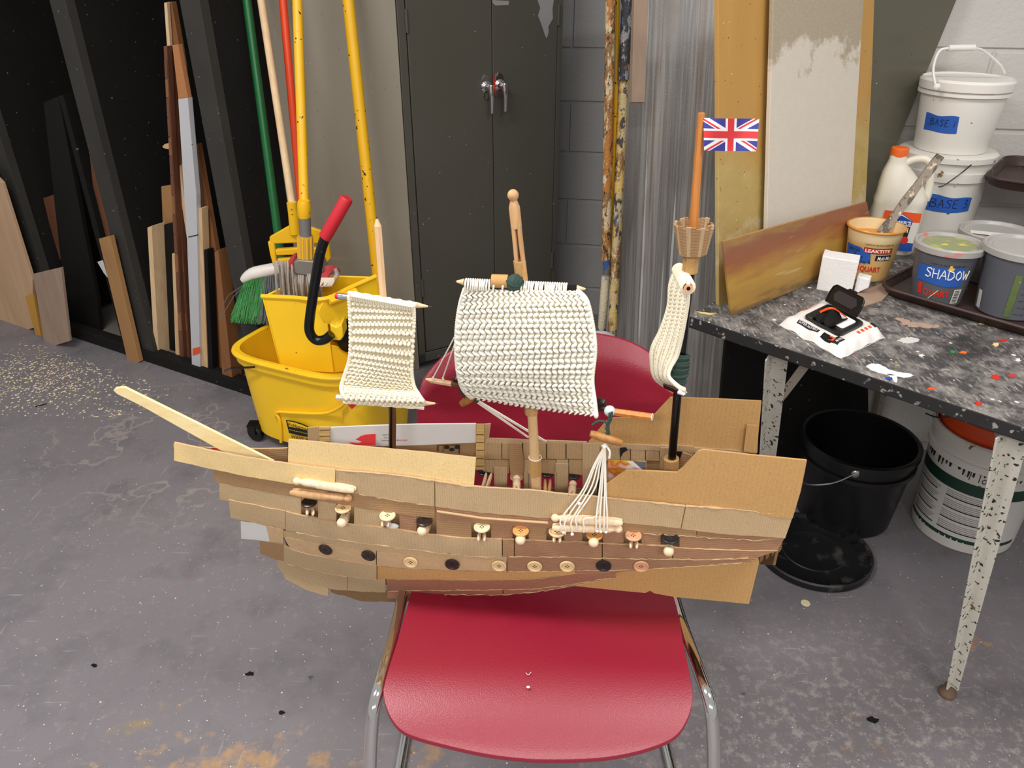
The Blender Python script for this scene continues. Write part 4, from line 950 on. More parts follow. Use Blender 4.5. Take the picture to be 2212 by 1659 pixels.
far('far_backing', [(1296,964),(1600,976),(1600,990),(1500,1026),(1296,1026)], 'card_dark', -.004)
far('far_rail', [(1050,947),(1160,951),(1268,955),(1268,960),(1160,957),(1048,958)], 'card_tan')
for k, (x0, x1) in enumerate([(1044,1068),(1068,1100),(1130,1166),(1167,1201),(1202,1228),(1229,1262)]):
    far('far_plank', [(x0,993),(x1-.5,994),(x1-.5,1022 + k*.9),(x0,1018 + k*.9)], 'card_far' if k % 2 else 'card_tan', -.001 + .0006*(k % 3))
for (x0, x1, y0, y1) in ((1067,1096,1010,1055),(1131,1144,1022,1058),(1140,1170,1020,1062),(1200,1228,1002,1063),(1198,1203,1020,1064),(1258,1296,958,1068)):
    far('port_pillar', [(x0,y0),(x1,y0+.8),(x1-1,y1),(x0+1,y1-1)], 'card_tan', .004)
far('hanging_tab', [(1100,959),(1114,957),(1127,959),(1131,1000),(1129,1028),(1115,1030),(1103,1026),(1100,1000)], 'card_brown', .008)
far('sill_strip', [(1028,1050),(1100,1056),(1180,1064),(1300,1075),(1300,1090),(1028,1070)], 'card_tan', .002)
for k, (x0, x1) in enumerate([(1297,1340),(1341,1362),(1363,1394),(1395,1425),(1426,1460),(1461,1500)]):
    far('far_plank', [(x0,962),(x1-.6,963+.4*k),(x1-.6,996),(x0,995)], 'card_far' if k % 2 else 'card_tan', .0008*k)
far('far_plank', [(1395,996),(1500,1000),(1500,1024),(1395,1020)], 'card_brown'); far('far_plank', [(1296,958),(1400,962),(1606,974),(1600,985),(1400,972),(1296,966)], 'card_tan', .003)
m2 = MB(); m2.prism([shp(x, y, VF+.006) for x, y in [(1340,967),(1352,966),(1356,972),(1346,978),(1341,988)]], SB*.0004); build('ink_patch', m2, MT['tag_ink'], ship, smooth=0)
far('white_panel', [(712,924),(800,920),(900,917),(1028,916),(1028,956),(960,959),(900,962),(800,964),(713,962)], 'card_white', 0.0, .0035, 'white cardboard panel on the far bulwark with red print')
far('far_end_tab', [(664,924),(689,923),(689,966),(666,966)], 'card_far', .0); far('fluted_strip', [(689,923),(712,923),(713,966),(690,966)], 'card_strip', .003)
for k in range(3): far('flute', [(690,929+k*13),(712,928+k*13),(712,930+k*13),(690,931+k*13)], 'card_dark', .0035, .0004)
far('far_end_tab', [(1043,917),(1060,916),(1055,957),(1043,957)], 'card_far', -.001); far('fluted_strip', [(1029,917),(1046,917),(1046,1015),(1027,1015)], 'card_strip', .004)
for k in range(5): far('flute', [(1029,938+k*17),(1045,938+k*17),(1045,940+k*17),(1029,940+k*17)], 'card_dark', .0045, .0004)
far('printed_strip', [(713,962),(900,962),(1030,958),(1030,992),(900,984),(713,975)], 'card_brown', -.004)
# red print, lettering and recycling marks
m2 = MB(); m2.prism([shp(x, y, VF+.0038) for x, y in [(811,937),(811,962),(775,962),(760,959),(754,955),(766,956),(776,957),(782,954),(768,949),(775,945),(779,942),(788,939)]], SB*.0003); build('red_print', m2, MT['flag_red'], ship, smooth=0)
m2 = MB()
for (tx, x, y, w_) in (('Super strong', 826, 941, 22), ('and durable', 829, 947, 26), ('Storage home', 824, 953, 36)):
    b0 = shp(x, y, VF+.004); e_ = shp(x+w_, y-1, VF+.004)-b0; u_ = shp(x, y-3.2, VF+.004)-b0
    put_text(m2, tx, 1.0, lambda a, b: b0 + e_*a + u_*b, h=1.0)
build('panel_print', m2, MT['tag_ink'], ship, smooth=0)
m2 = MB()
b0 = shp(858, 953, VF+.004); e_ = shp(880, 952, VF+.004)-b0; u_ = shp(858, 949, VF+.004)-b0
put_text(m2, 'Storage', 1.0, lambda a, b: b0 + e_*a + u_*b, h=1.0); build('panel_red_print', m2, MT['flag_red'], ship, smooth=0)
m2 = MB()
for k in range(3):
    cx, cy = 976 + (k-1)*11*(1 if k != 1 else 0), 967 + (4 if k == 1 else -1)
    m2.prism([shp(cx+dx, cy+dy, VF+.001) for dx, dy in ((-5,-2),(0,-4),(5,-2),(6,2),(1,4),(-5,3))], SB*.0003)
for q in ([(945,962),(992,960),(992,962),(945,963)], [(945,962),(947,962),(947,975),(945,975)], [(957,962),(958,962),(958,976),(957,976)], [(991,961),(993,961),(993,980),(991,980)]):
    m2.prism([shp(x, y, VF+.001) for x, y in q], SB*.0003)
build('recycling_marks', m2, MT['tag_ink'], ship, smooth=0)
plank([(486,965),(545,968),(622,966)], [(486,990),(560,1003),(624,1012)], 0.0, 'card_brown', 'far_bow_strip', side=-1, jit=.2)
plank([(376,958),(420,963),(486,967)], [(376,964),(420,972),(486,982)], 0.0, 'card_far', 'far_bow_strip', side=-1, jit=.2)
m2 = MB(); m2.prism([shp(x, y, 0.0) for x, y in [(458,967),(480,968),(478,972),(458,970)]], SB*.0006); build('red_print', m2, MT['flag_red'], ship, smooth=0)
# stern bulkhead with the food picture
flatpanel('picture_card', [(1313,995),(1396,997),(1396,1018),(1352,1030),(1308,1046)], -.030, 'food_print', .002, 'torn food picture printed on card')
m2 = MB(); m2.prism([shp(x, y, -.0295) for x, y in [(1366,996),(1395,997),(1395,1016),(1388,1015)]], SB*.0004); build('picture_corner', m2, plain('grey_print', L(118,120,134), .4), ship, smooth=0)
m2 = MB(); m2.prism([shp(x, y, -.0294) for x, y in [(1352,996),(1367,996),(1390,1016),(1384,1017)]], SB*.0004); build('picture_plate', m2, MT['flag_white'], ship, smooth=0)
flatpanel('bulkhead', [(1290,1036),(1320,1034),(1345,1024),(1345,1076),(1290,1076)], -.040, 'black_board', .002)
# corrugated cut edge along the waist rail
m2 = MB()
for k in range(22):
    x = 1032 + k*11.5; m2.tube([hull(x, 1053 + k*.95, -.003), hull(x+5, 1057 + k*.95, -.003), hull(x+9, 1053.5 + k*.95, -.003)], .0011, 5)
build('fluted_edge', m2, MT['card_yellow'], ship)
m2 = MB(); m2.tube([hull(x, interp([1028,1300],[1052,1076], x), -.006) for x in range(1028,1301,20)], .0011, 5); build('rail_liner', m2, MT['card_torn'], ship)

# torn, paler paper edges along some of the strakes
for seam, x0, x1, off in ((A_top,730,1020,.0015), (A_top,1310,1710,.002), (E_bot,1100,1625,.0022), (C_bot,1390,1690,-.0005), (D_bot,1190,1460,.0016), (G_bot,640,810,.0012), (H_bot,620,812,.0026), (I_bot,840,1320,.001), (J_bot,850,1320,.0008), (E_bot,640,1080,.0024), (A_bot,776,940,.001), (G_bot,1100,1610,.0012)):
    pts = []; x = x0
    while x < x1:
        pts.append(hull(x, interp([p[0] for p in seam], [p[1] for p in seam], x) + prnd.gauss(0,.7), off + prnd.gauss(0,.0003))); x += prnd.uniform(7,13)
    m2 = MB(); m2.tube(pts, [prnd.uniform(.0003,.0011) for _ in pts], 5); build('torn_edge', m2, MT['card_torn'], ship)
# ------------------------------------------------------------------ fittings of the ship
Z = V((0,0,1))
def pin_mesh(head, tip, r=.0066, side=None):
    head = V(head); tip = V(tip); L_ = (tip-head).length; ax = (tip-head)/L_
    sd = V(side) if side is not None else Z; sd = (sd - ax*sd.dot(ax)).normalized(); mb = MB()
    hr = r*1.02
    prof = [(0,0)] + [(hr*math.sin(a), hr - hr*math.cos(a)) for a in (.4,.8,1.2,1.57,1.95,2.3)] + [(r*.62, hr*1.95),(r*.72, hr*2.25),(r*1.0, hr*3.1),(r*1.0, L_*.42),(r*.98, L_*.44)]
    mb.lathe(prof, head, 16, ax)
    tn = ax.cross(sd); c0 = head + ax*L_*.40; q = L_*.60
    for s in (-1, 1):
        rings = []
        for (t, o_, a_, b_) in ((0,.50,.46,.98),(.35,.52,.46,.99),(.65,.58,.44,.96),(.85,.64,.38,.86),(.97,.68,.28,.66),(1.0,.69,.16,.40)):
            cc = c0 + ax*(q*t) + sd*(s*r*o_); rings.append([cc + sd*(r*a_*math.cos(2*math.pi*k/12)) + tn*(r*b_*math.sin(2*math.pi*k/12)) for k in range(12)])
        mb.loft(rings)
    return mb
def button_mesh(c, n, r=.0125):
    mb = MB(); c = V(c); n = V(n).normalized()
    mb.lathe([(0,-.0018),(r*.9,-.0018),(r,0),(r*.97,.0018),(r*.86,.0026),(r*.74,.0018),(r*.66,.0008),(0,.0006)], c, 26, n)
    a = n.orthogonal().normalized(); b = n.cross(a); a, b = (a+b)*.7071, (b-a)*.7071; mb.mi = 1
    for (i, j) in ((1,0),(-1,0),(0,1),(0,-1)):
        mb.lathe([(0,.0011),(r*.085,.0011),(r*.085,.0006)], c + a*(i*r*.2) + b*(j*r*.2), 8, n)
    return mb
def hnorm(x, y):
    p = hull(x, y); n = (hull(x+6, y)-p).cross(hull(x, y-6)-p).normalized()
    return n if n.dot(SB) > 0 else -n
for (h, t, m) in (((633,1038),(767,1058),'pin_pale'), ((760,1077),(629,1062),'pin_tan'), ((1190,1118),(1345,1128),'pin_pale'), ((1345,1143),(1193,1138),'pin_pale')):
    build('rail_pin', pin_mesh(hull(h[0],h[1],.009), hull(t[0],t[1],.009), .0064, Z*.25+SB), MT[m], ship)
for (x, y, m) in ((703,1187,'button_dark'),(796,1200,'button_dark'),(887,1214,'button_pale'),(977,1219,'button_dark'),(1078,1222,'button_pale'),(1155,1223,'button_pale'),(1225,1223,'button_pale'),(1304,1222,'button_black'),(1385,1223,'button_rose')):
    build('hull_button', button_mesh(hull(x, y, .0036), hnorm(x, y), .0125), [MT[m], MT['hole_dark' if 'pale' in m or 'rose' in m else 'tag_ink']], ship)
LID = (Z*.97 + SB*.02).normalized()
guns = [ # lid px, lid material, gun: ('h', head px) round end out / ('p', prong px) legs out
 ((668,1086),'button_dark',('p',(670,1108))), ((741,1098),'button_pale',('h',(737,1131))), ((837,1114),'button_cream',('p',(832,1133))), ((917,1126),'button_dark',('h',(910,1148))),
 ((1041,1139),'button_cream',('p',(1040,1164))), ((1125,1147),'button_orange',('h',(1124,1167))), ((1203,1149),'button_pale',('p',(1203,1166))), ((1284,1156),'button_orange',('h',(1282,1172))),
 ((1368,1157),'button_rose',('p',(1369,1179))), ((1447,1163),'button_black',('h',(1444,1193)))]
for k, (lp, lm, (kind, gp)) in enumerate(guns):
    g = build('port_lid', button_mesh(hull(lp[0], lp[1], .006), LID, .0132 if k < 9 else .0142), [MT[lm], MT['hole_dark'] if 'dark' not in lm else MT['tag_ink']], ship)
    out = hull(gp[0], gp[1], .024 if kind == 'h' else .018); inn = hull(lp[0] + (14 if k in (1,3) else 1), lp[1]+8, -.07)
    inn = out + (inn - out).normalized()*.105
    if kind == 'h': pm = pin_mesh(out, inn, .0080, SA)
    else: pm = pin_mesh(inn, out, .0072, SA)
    build('cannon_pin', pm, MT['pin_pale'], ship)
m2 = MB(); m2.ball(hull(848,1137,-.004), .011, .004, .006); m2.ball(hull(838,1132,0), .006, .004, .006); build('cotton_smoke', m2, MT['card_white'], ship)
for (b, tpx, kind, m) in (((1045,1062),(1056,1024),'p','pin_pale'), ((1116,1060),(1116,1030),'h','pin_pale'), ((1182,1068),(1183,1038),'p','pin_tan'), ((1234,1072),(1238,1042),'h','pin_pale')):
    B_ = shp(b[0], b[1], -.012); T_ = shp(tpx[0], tpx[1], VF+.006); d = (T_-B_).normalized(); B2 = T_ - d*.1
    build('far_cannon_pin', pin_mesh(T_, B2, .0068, SA) if kind == 'h' else pin_mesh(B2, T_, .0068, SA), MT[m], ship)
for (x, y, m) in ((1046,1020,'button_black'),(1116,1031,'button_pale'),(1182,1023,'button_dark'),(1239,1028,'button_dark')):
    build('far_port_lid', button_mesh(shp(x, y, VF-.004), LID, .012), [MT[m], MT['tag_ink']], ship)
# bowsprit
q = [(244,844),(249,838),(268,836),(329,866),(420,911),(532,967),(592,997),(560,992),(501,981),(481,976),(380,920),(304,877),(253,852)]
mb = MB(); mb.prism([shp(x, y, .006) for x, y in q], SB*-.005); build('bowsprit', mb, MT['bowsprit_wood'], ship, smooth=0, bev=.001, bseg=1)
# ---- masts
def rod(pts, r, n=12, v=0.0): mb = MB(); mb.tube([shp(x, y, v) for x, y in pts], r, n); return mb
def pencil(a, b, r, mat, tip=None, tipmat='pencil_natural', name='pencil', parent=None, n=6):
    """pencil shaft a->b, sharpened beyond b to tip"""
    mb = MB(); mb.tube([a, b], r, n); o = build(name, mb, MT[mat], parent or ship, smooth=20)
    if tip is not None:
        m2 = MB(); d = tip - b; m2.tube([b - d*.02, b + d*.02, b + d*.75], [r*.96, r*.93, r*.28], 12); m2.mi = 1; m2.tube([b + d*.74, tip], [r*.28, r*.03], 8)
        build('sharpened_tip', m2, [MT[tipmat], MT['lead']], o)
    return o
fm = build('foremast', rod([(847,990),(848,900),(846,860),(833,650)], .0064, 6), [MT['red_brown']], ship, smooth=20)
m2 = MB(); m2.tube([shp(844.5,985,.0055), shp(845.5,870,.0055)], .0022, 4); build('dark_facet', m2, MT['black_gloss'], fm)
pencil(shp(829,660), shp(816,488), .0056, 'pencil_natural', shp(813.5,467), parent=ship, name='fore_topmast')
mm = build('mainmast', rod([(1160,1075),(1157,1020),(1153,950),(1148,870),(1142,760),(1128,600)], [.0085,.0083,.0080,.0078,.0074,.0072]), MT['dowel'], ship)
for nm, pts, r in (('mast_sleeve', [(1148,893),(1147,878),(1145,862)], .0105), ('mast_sleeve', [(1157,1024),(1156,992)], .0098), ('top_sleeve', [(1127,606),(1122,563)], .0093)):
    build(nm, rod(pts, r, 10 if 'top' not in nm else 6), MT['card_ochre'], mm, smooth=25)
m2 = MB(); P_ = shp(1156,988); m2.tube([P_ + SA*(.0105*math.cos(a)) + SB*(.0105*math.sin(a)) for a in [k*.5 for k in range(14)]], .0008, 4); build('string_wrap', m2, MT['string'], mm)
build('topmast_pin', pin_mesh(shp(1107,409), shp(1126,592), .0078, SA), MT['pin_tan'], mm)
zm = build('mizzenmast', rod([(1450,1010),(1455,950),(1468,800),(1491,580)], .0064, 12), MT['black_gloss'], ship)
build('mast_foot', rod([(1449,1035),(1450,990)], .0125, 16), MT['card_ochre'], zm)
flatpanel('mast_box', [(1427,968),(1461,969),(1459,1020),(1424,1018)], -.022, 'card_far', .004)
flatpanel('slanted_brace', [(1475,978),(1495,985),(1478,1012),(1461,1018)], -.03, 'card_brown', .004)
flatpanel('opening_shade', [(1460,976),(1476,977),(1463,1010),(1459,1010)], -.045, 'black_board', .002)  # flat black panel put in for the shade inside the gap
build('nest_collar', rod([(1490,588),(1494,545)], .0108, 6), MT['card_ochre'], zm, smooth=25)
# crow's nest: flared ring of cardboard staves
cn0, cn1 = shp(1496,546), shp(1499,490); axn = (cn1-cn0).normalized()
nest = build('crows_nest', (lambda m: (m.lathe([(0,0),(.0165,0),(.0165,.002),(0,.002)], cn0, 20, axn), m)[1])(MB()), MT['card_brown'], zm)
e1 = (SA - axn*SA.dot(axn)).normalized(); e2 = axn.cross(e1); rs = random.Random(4)
for k in range(26):
    a = 2*math.pi*k/26; dr = e1*math.cos(a) + e2*math.sin(a); tn = axn.cross(dr); h_ = .040 + rs.uniform(-.003,.004)
    b0 = cn0 + dr*.0165; t0 = cn0 + axn*h_ + dr*(.0235 + rs.uniform(-.001,.001)); w0, w1 = .0023, .0033
    m2 = MB(); m2.hexa([b0-tn*w0, b0+tn*w0, b0+tn*w0+dr*.003, b0-tn*w0+dr*.003, t0-tn*w1, t0+tn*w1, t0+tn*w1+dr*.0034, t0-tn*w1+dr*.0034]); build('stave', m2, MT['card_brown'] if k % 3 else MT['card_tan'], nest, smooth=0)
tm = build('flag_pole', rod([(1497,505),(1506,375),(1515,244)], [.0058,.0052,.0045], 6), MT['cedar'], ship, smooth=20)
# flag
FW_, FH_ = 120, 72
def ujack(u, v):
    x, y = u*60, v*30; dx, dy = abs(x-30), abs(y-15)
    if dx < 3.6 or dy < 3.2: return 2
    if dx < 6 or dy < 5.6: return 1
    # diagonals
    lx, ly = 60.0, 30.0; L_ = math.hypot(lx, ly)
    d1 = ((y)*lx - (x)*ly)/L_; d2 = ((30-y)*lx - x*ly)/L_
    left = x < 30
    def band(d, s):
        if -2.9 < d < 2.9: return 2 if (0 < d*s < 1.9) else 1
        return None
    same = (x < 30) == (y < 15)
    if same: r_ = band(d1, 1 if left else -1)
    else: r_ = band(d2, -1 if left else 1)
    return r_ if r_ is not None else 0
def flag_pt(u, v):
    xl = lerp(1519.5,1521,v); x = lerp(xl, lerp(1640,1634,v), u); y = lerp(lerp(255,257,u), lerp(325,327,u), v) + 2*math.sin(u*5)*(u*(1-u))
    return shp(x, y, .004*math.sin(u*6.0 + v*2) + .003)
mb = MB(); W_ = FW_+1
mb.v = [flag_pt(i/FW_, j/FH_) for j in range(FH_+1) for i in range(W_)]
N = len(mb.v); mb.v += [p - SB*.0006 for p in mb.v]
for j in range(FH_):
    for i in range(FW_):
        f = (j*W_+i, (j+1)*W_+i, (j+1)*W_+i+1, j*W_+i+1); c = ujack((i+.5)/FW_, (j+.5)/FH_); mb.f.append(list(f)); mb.m.append(c); mb.f.append([q + N for q in f[::-1]]); mb.m.append(c)
build('flag', mb, [MT['flag_blue'], MT['flag_white'], MT['flag_red']], tm, label='small paper British union flag')
# ---- knitted sails
def sail(name, le, re, vfun, rows, cols, mat, style, label, big=1.0, ny=40, nx=24):
    Lp = smooth_path([(x, y, 0) for x, y in le], 60); Rp = smooth_path([(x, y, 0) for x, y in re], 60)
    def pos(s, t, lift=0.0):
        i = clamp(t)*59; a = int(min(i, 58)); f = i - a
        l = Lp[a].lerp(Lp[a+1], f); r = Rp[a].lerp(Rp[a+1], f); q = l.lerp(r, s)
        return shp(q.x, q.y, vfun(s, t) + lift)
    mb = MB(); mb.grid(lambda u, v: pos(u, v), nx, ny, SB*-.003); so = build(name, mb, MT['yarn_back'], ship, label=label)
    st = MB(); rr = random.Random(len(name)*7 + rows)
    for j in range(rows):
        t = (j+.5)/rows
        for i in range(cols):
            s = (i + .5 + (.5 if (style == 'bump' and j % 2) else 0))/(cols + (.5 if style == 'bump' else 0))
            c = pos(s, t, .0012); du = pos(s+.01, t) - pos(s-.01, t); dv = pos(s, t+.01) - pos(s, t-.01)
            wu = du.length/.02/cols; wv = dv.length/.02/rows; du.normalize(); n = du.cross(dv).normalized()
            if n.dot(SB) < 0: n = -n
            dv2 = n.cross(du)
            if style == 'bump':
                ph = (.30 if (i+j) % 2 else -.25) + rr.gauss(0,.12); a1 = du*math.cos(ph) + dv2*math.sin(ph); a2 = n.cross(a1); R = Matrix((a1, a2, n)).transposed()
                st.ball(c, wu*.50, wv*.30, wv*.34, R, 8, 6)
                ph = -ph*1.8; a1 = du*math.cos(ph) + dv2*math.sin(ph); a2 = n.cross(a1); R = Matrix((a1, a2, n)).transposed()
                st.ball(c + du*(.48*wu) + dv2*(.30*wv) - n*.0006, wu*.30, wv*.22, wv*.26, R, 6, 5)
            elif style == 'chunky':
                ph = (.62 if j % 2 else -.62) + rr.gauss(0,.10); a1 = du*math.cos(ph) + dv2*math.sin(ph); a2 = n.cross(a1); R = Matrix((a1, a2, n)).transposed()
                lift = (.0022 if j % 4 in (1,2) else .0006) + rr.gauss(0,.0003)
                st.ball(c + n*lift, wu*.60*big, wv*.40*big, wv*.50, R, 8, 6)
            else:
                ph = (.9 if i % 2 else -.9) + rr.gauss(0,.08); a1 = du*math.cos(ph) + dv2*math.sin(ph); a2 = n.cross(a1); R = Matrix((a1, a2, n)).transposed()
                st.ball(c, wu*.66, wv*.50, wv*.55, R, 6, 5)
    # rolled selvedges
    for s in (0, 1):
        for j in range(rows*2):
            st.ball(pos(s, (j+.5)/(rows*2), .001), .0034*big, .0034*big, .0046*big, None, 6, 5)
    stuff(build('knit_stitches', st, MT[mat], so, smooth=80)); return so, pos
def v1(s, t): return .014 + .020*math.sin(t*math.pi)*math.sin(s*math.pi)*.6 + .022*sstep((t-.72)/.18)*(1-sstep((t-.92)/.08)) 
s1, pos1 = sail('fore_sail', [(754,640),(757,700),(756,770),(745,810),(737,840),(747,866)], [(893,660),(894,700),(889,790),(893,830),(904,852),(918,872)], v1, 22, 15, 'yarn_cream', 'bump', 'cream knitted sail hanging on the foremast')
def v2(s, t): return .016 + .034*math.sin(t*math.pi)*math.sin(clamp(s)*math.pi) + lerp(0, lerp(-.035,.062,s), t)
s2, pos2 = sail('main_sail', [(1004,626),(994,660),(987,710),(986,770),(991,812),(1000,840),(1018,858)], [(1248,630),(1268,652),(1281,710),(1285,760),(1279,820),(1284,864),(1288,899)], v2, 30, 23, 'yarn_white', 'chunky', 'chunky off-white knitted sail on the main mast', 1.08)
LE3 = [(1463,577),(1448,612),(1444,660),(1428,710),(1409,750),(1407,780),(1414,815),(1440,836),(1462,850)]; RE3 = [(1487,612),(1486,650),(1478,700),(1470,740),(1462,770),(1448,795),(1445,815),(1465,835),(1478,842)]
def v3(s, t): return lerp(-.045, .05, s) - .02*math.sin(t*math.pi)
s3, pos3 = sail('mizzen_sail', LE3, RE3, v3, 44, 8, 'yarn_cream', 'herring', 'narrow cream knitted sail turned edge-on at the stern mast', .9, 40, 10)
lp = MB(); ya, yb = shp(1487,623,.052), shp(1466,582,-.045)
for k in range(13):
    c = ya.lerp(yb, .06 + .9*k/12); d_ = (yb-ya).normalized(); e1_ = Z.cross(d_).normalized(); e2_ = d_.cross(e1_)
    lp.tube([c + e1_*(.0082*math.cos(a)) + e2_*(.0082*math.sin(a)) for a in [q*2*math.pi/12 for q in range(13)]], .0026, 6)
stuff(build('yard_loops', lp, MT['yarn_cream'], s3))
# white loops over the main yard and stitches along the fore yards
lp = MB(); rr = random.Random(9)
for k in range(44):
    s = (k+.5)/44; x = lerp(1004, 1226, s)
    if 1062 < x < 1098 and k % 4: continue
    if 1098 < x < 1126: continue
    y = lerp(612, 622, s); lp.tube(smooth_path([shp(x-2, y+14, .020), shp(x-1+rr.gauss(0,1), y+4, .022), shp(x, y-8, .014), shp(x+1, y-9, .002), shp(x+1, y, -.006)], 9), .0015, 5)
stuff(build('yard_loops', lp, MT['string'], s2))
lp = MB()
for k in range(26):
    s = (k+.5)/26; x = lerp(757, 892, s); y = lerp(634, 658, s)
    lp.tube([shp(x, y-3, .013), shp(x+.4, y+6, .022), shp(x+1.2, y+14, .018)], .0021, 5)
    x = lerp(748, 912, s); y = lerp(862, 876, s); lp.tube([shp(x, y-9, .022), shp(x+1, y-3, .026), shp(x+2.5, y+3, .02)], .0017, 5)
lp.tube([shp(lerp(752,900,k/20), lerp(632,657,k/20)+1.2*math.sin(k*2), .012) for k in range(21)], .0032, 6); lp.tube([shp(lerp(742,916,k/20), lerp(868,881,k/20)+.8*math.sin(k*2), .02) for k in range(21)], .0030, 6)
stuff(build('edge_loops', lp, MT['yarn_cream'], s1))
# yards made of pencils
y_ = pencil(shp(752,642,.008), shp(899,659,.008), .0050, 'pencil_natural', shp(933,663,.008), name='yard')
m2 = MB(); m2.tube([shp(731,639.5,.008), shp(752,642,.008)], .0052, 12); build('ferrule', m2, MT['chrome'], y_)
m2 = MB(); m2.tube([shp(724,638.5,.008), shp(726,638.8,.008), shp(732,639.5,.008)], [.003,.0048,.005], 12); build('eraser', m2, MT['red_grip'], y_)
pencil(shp(727,858,.012), shp(915,871,.012), .0050, 'ivory_plastic', shp(949,872,.012), name='yard')
pencil(shp(1090,612,.008), shp(1002,609,.008), .0052, 'red_brown', shp(981,608,.008), name='yard'); pencil(shp(1080,615,.008), shp(1246,623,.008), .0052, 'black_gloss', shp(1271,625,.008), name='yard')
m2 = MB(); m2.tube([shp(1062,607,.012), shp(1097,608,.012)], .0098, 12); build('yard_sleeve', m2, MT['card_ochre'], ship)
m2 = MB(); m2.ball(shp(1112,612,.016), .0125, .011, .0135, None, 14, 10); o = build('yarn_knot', m2, MT['green_twine'], ship)
m2 = MB()
for k in range(9):
    a = rr.uniform(0,3.1); m2.tube([shp(1112,612,.016) + V((math.cos(a)*math.cos(b), -math.sin(b)*.95, math.sin(a)*math.cos(b)))*.0132 for b in [i*.35-1.6 for i in range(10)]], .0011, 4)
build('yarn_wrap', m2, MT['green_twine'], o)
bl0, bl1 = shp(975,828,-.038), shp(1318,884,.060)
pencil(bl0, bl0.lerp(bl1,.5), .0055, 'red_brown', name='lower_yard'); pencil(bl0.lerp(bl1,.5), bl1, .0062, 'button_dark', name='lower_yard'); pencil(bl0.lerp(bl1,.02) + Z*.009, bl1.lerp(bl0,.03) + Z*.010, .0052, 'button_dark', name='lower_yard')
pencil(shp(976,829,-.035), shp(932,821.5,-.045), .0046, 'pencil_natural', shp(915,818,-.048), name='yard_end')
o = pencil(shp(1322,889,.068), shp(1408,901,.085), .0055, 'orange_paint' if False else 'cedar', name='yard_end'); 
m2 = MB(); m2.lathe([(0,0),(.0056,0),(.0056,.0012),(0,.0012)], shp(1408,901,.085), 12, (shp(1408,901,.085)-shp(1322,889,.068)).normalized()); build('cut_end', m2, MT['pin_pale'], o)
m2 = MB(); m2.ball(shp(1317,888,.07), .0085, .0085, .0085, None, 12, 8); build('glue_blob', m2, plain('glue', L(206,212,214), .2, var=.05), ship)
# mizzen yards, twine wrap
pencil(shp(1487,623,.052), shp(1466,582,-.045), .0062, 'red_brown', name='yard'); m2 = MB(); d_ = (shp(1487,623,.052)-shp(1466,582,-.045)).normalized(); m2.lathe([(.0028,.0),(.0062,.0),(.0062,.0012),(.0028,.0012)], shp(1487,623,.052), 14, d_, closed=True); m2.mi = 1; m2.lathe([(0,.0004),(.0028,.0004)], shp(1487,623,.052), 10, d_); build('cut_end', m2, [MT['button_rose'], MT['tag_ink']], ship)
pencil(shp(1440,832,-.02), shp(1470,845,.045), .0062, 'black_gloss', shp(1483,856,.055), name='yard', tipmat='flag_white')
m2 = MB()
for k in range(17):
    t = k/16; x = lerp(1469,1462,t); y = lerp(766,822,t); r_ = .0115 + .002*math.sin(k*1.7) + .002*math.sin(t*3.1)
    c = shp(x, y, .0); ph = rr.uniform(-.5,.5); m2.tube([c + SA*(r_*math.cos(a)) + SB*(r_*math.sin(a)) + Z*(.0025*math.sin(a+ph)) for a in [i*2*math.pi/14 for i in range(15)]], .0022, 5)
build('twine_wrap', m2, MT['green_twine'], zm)
# rigging
m2 = MB(); tg0, tg1 = shp(1275,936,.085), shp(1343,957,.085)
m2.tube([tg0, tg0.lerp(tg1,.06), tg0.lerp(tg1,.3), tg0.lerp(tg1,.5), tg0.lerp(tg1,.7), tg0.lerp(tg1,.94), tg1], [.0045,.0052,.0068,.0072,.0068,.0052,.0045], 14); build('toggle', m2, MT['toggle_wood'], ship, smooth=50)
m2 = MB()
for pts in ([(1317,892),(1316,905),(1311,918),(1312,935),(1308,948)], [(1322,890),(1320,905),(1314,920),(1316,938)], [(1313,918),(1306,911),(1292,910),(1279,918)], [(1308,925),(1314,930),(1309,936)]):
    m2.tube(smooth_path([shp(x, y, .085) for x, y in pts], 12), .0018, 6)
build('green_twine', m2, MT['green_twine'], ship)
ends = [(1213,1147),(1222,1152),(1236,1150),(1246,1143),(1262,1148),(1288,1146),(1296,1146),(1305,1146),(1312,1146)]; mids = [(1258,1060),(1264,1060),(1276,1055),(1285,1055),(1292,1110),(1295,1060),(1300,1060),(1306,1060),(1309,1060)]
for e, m_ in zip(ends, mids):
    m2 = MB(); m2.tube(smooth_path([shp(1307,962,.085), shp(lerp(1307,m_[0],.5), lerp(962,m_[1],.45), .086), hull(m_[0], m_[1], .012), hull(e[0], e[1]-28, .0185), hull(e[0], e[1]-8, .020), hull(e[0]-1, e[1]+2, .0185)], 22), .0013, 6); build('shroud_line', m2, MT['string'], ship)
m2 = MB()
for (x, y) in ((1217,1150),(1236,1154),(1290,1147),(1298,1148),(1309,1149),(1251,1088)): m2.ball(hull(x, y, .019), .0028, .0028, .0028)
m2.tube(smooth_path([shp(1309,962,.087), shp(1317,975,.09), shp(1316,990,.09)], 8), .0016, 6); m2.tube([shp(1303,958,.085), shp(1308,966,.087)], .0045, 8); build('line_knots', m2, MT['string'], ship)
for (a, b) in (((1031,866),(1150,950)),((1033,868),(1190,962)),((1035,866),(1195,962)),((1028,868),(1140,945))):
    m2 = MB(); m2.tube([shp(a[0], a[1], -.05), shp(b[0], b[1], VF-.003)], .0012, 6); build('shroud_line', m2, MT['string'], ship)
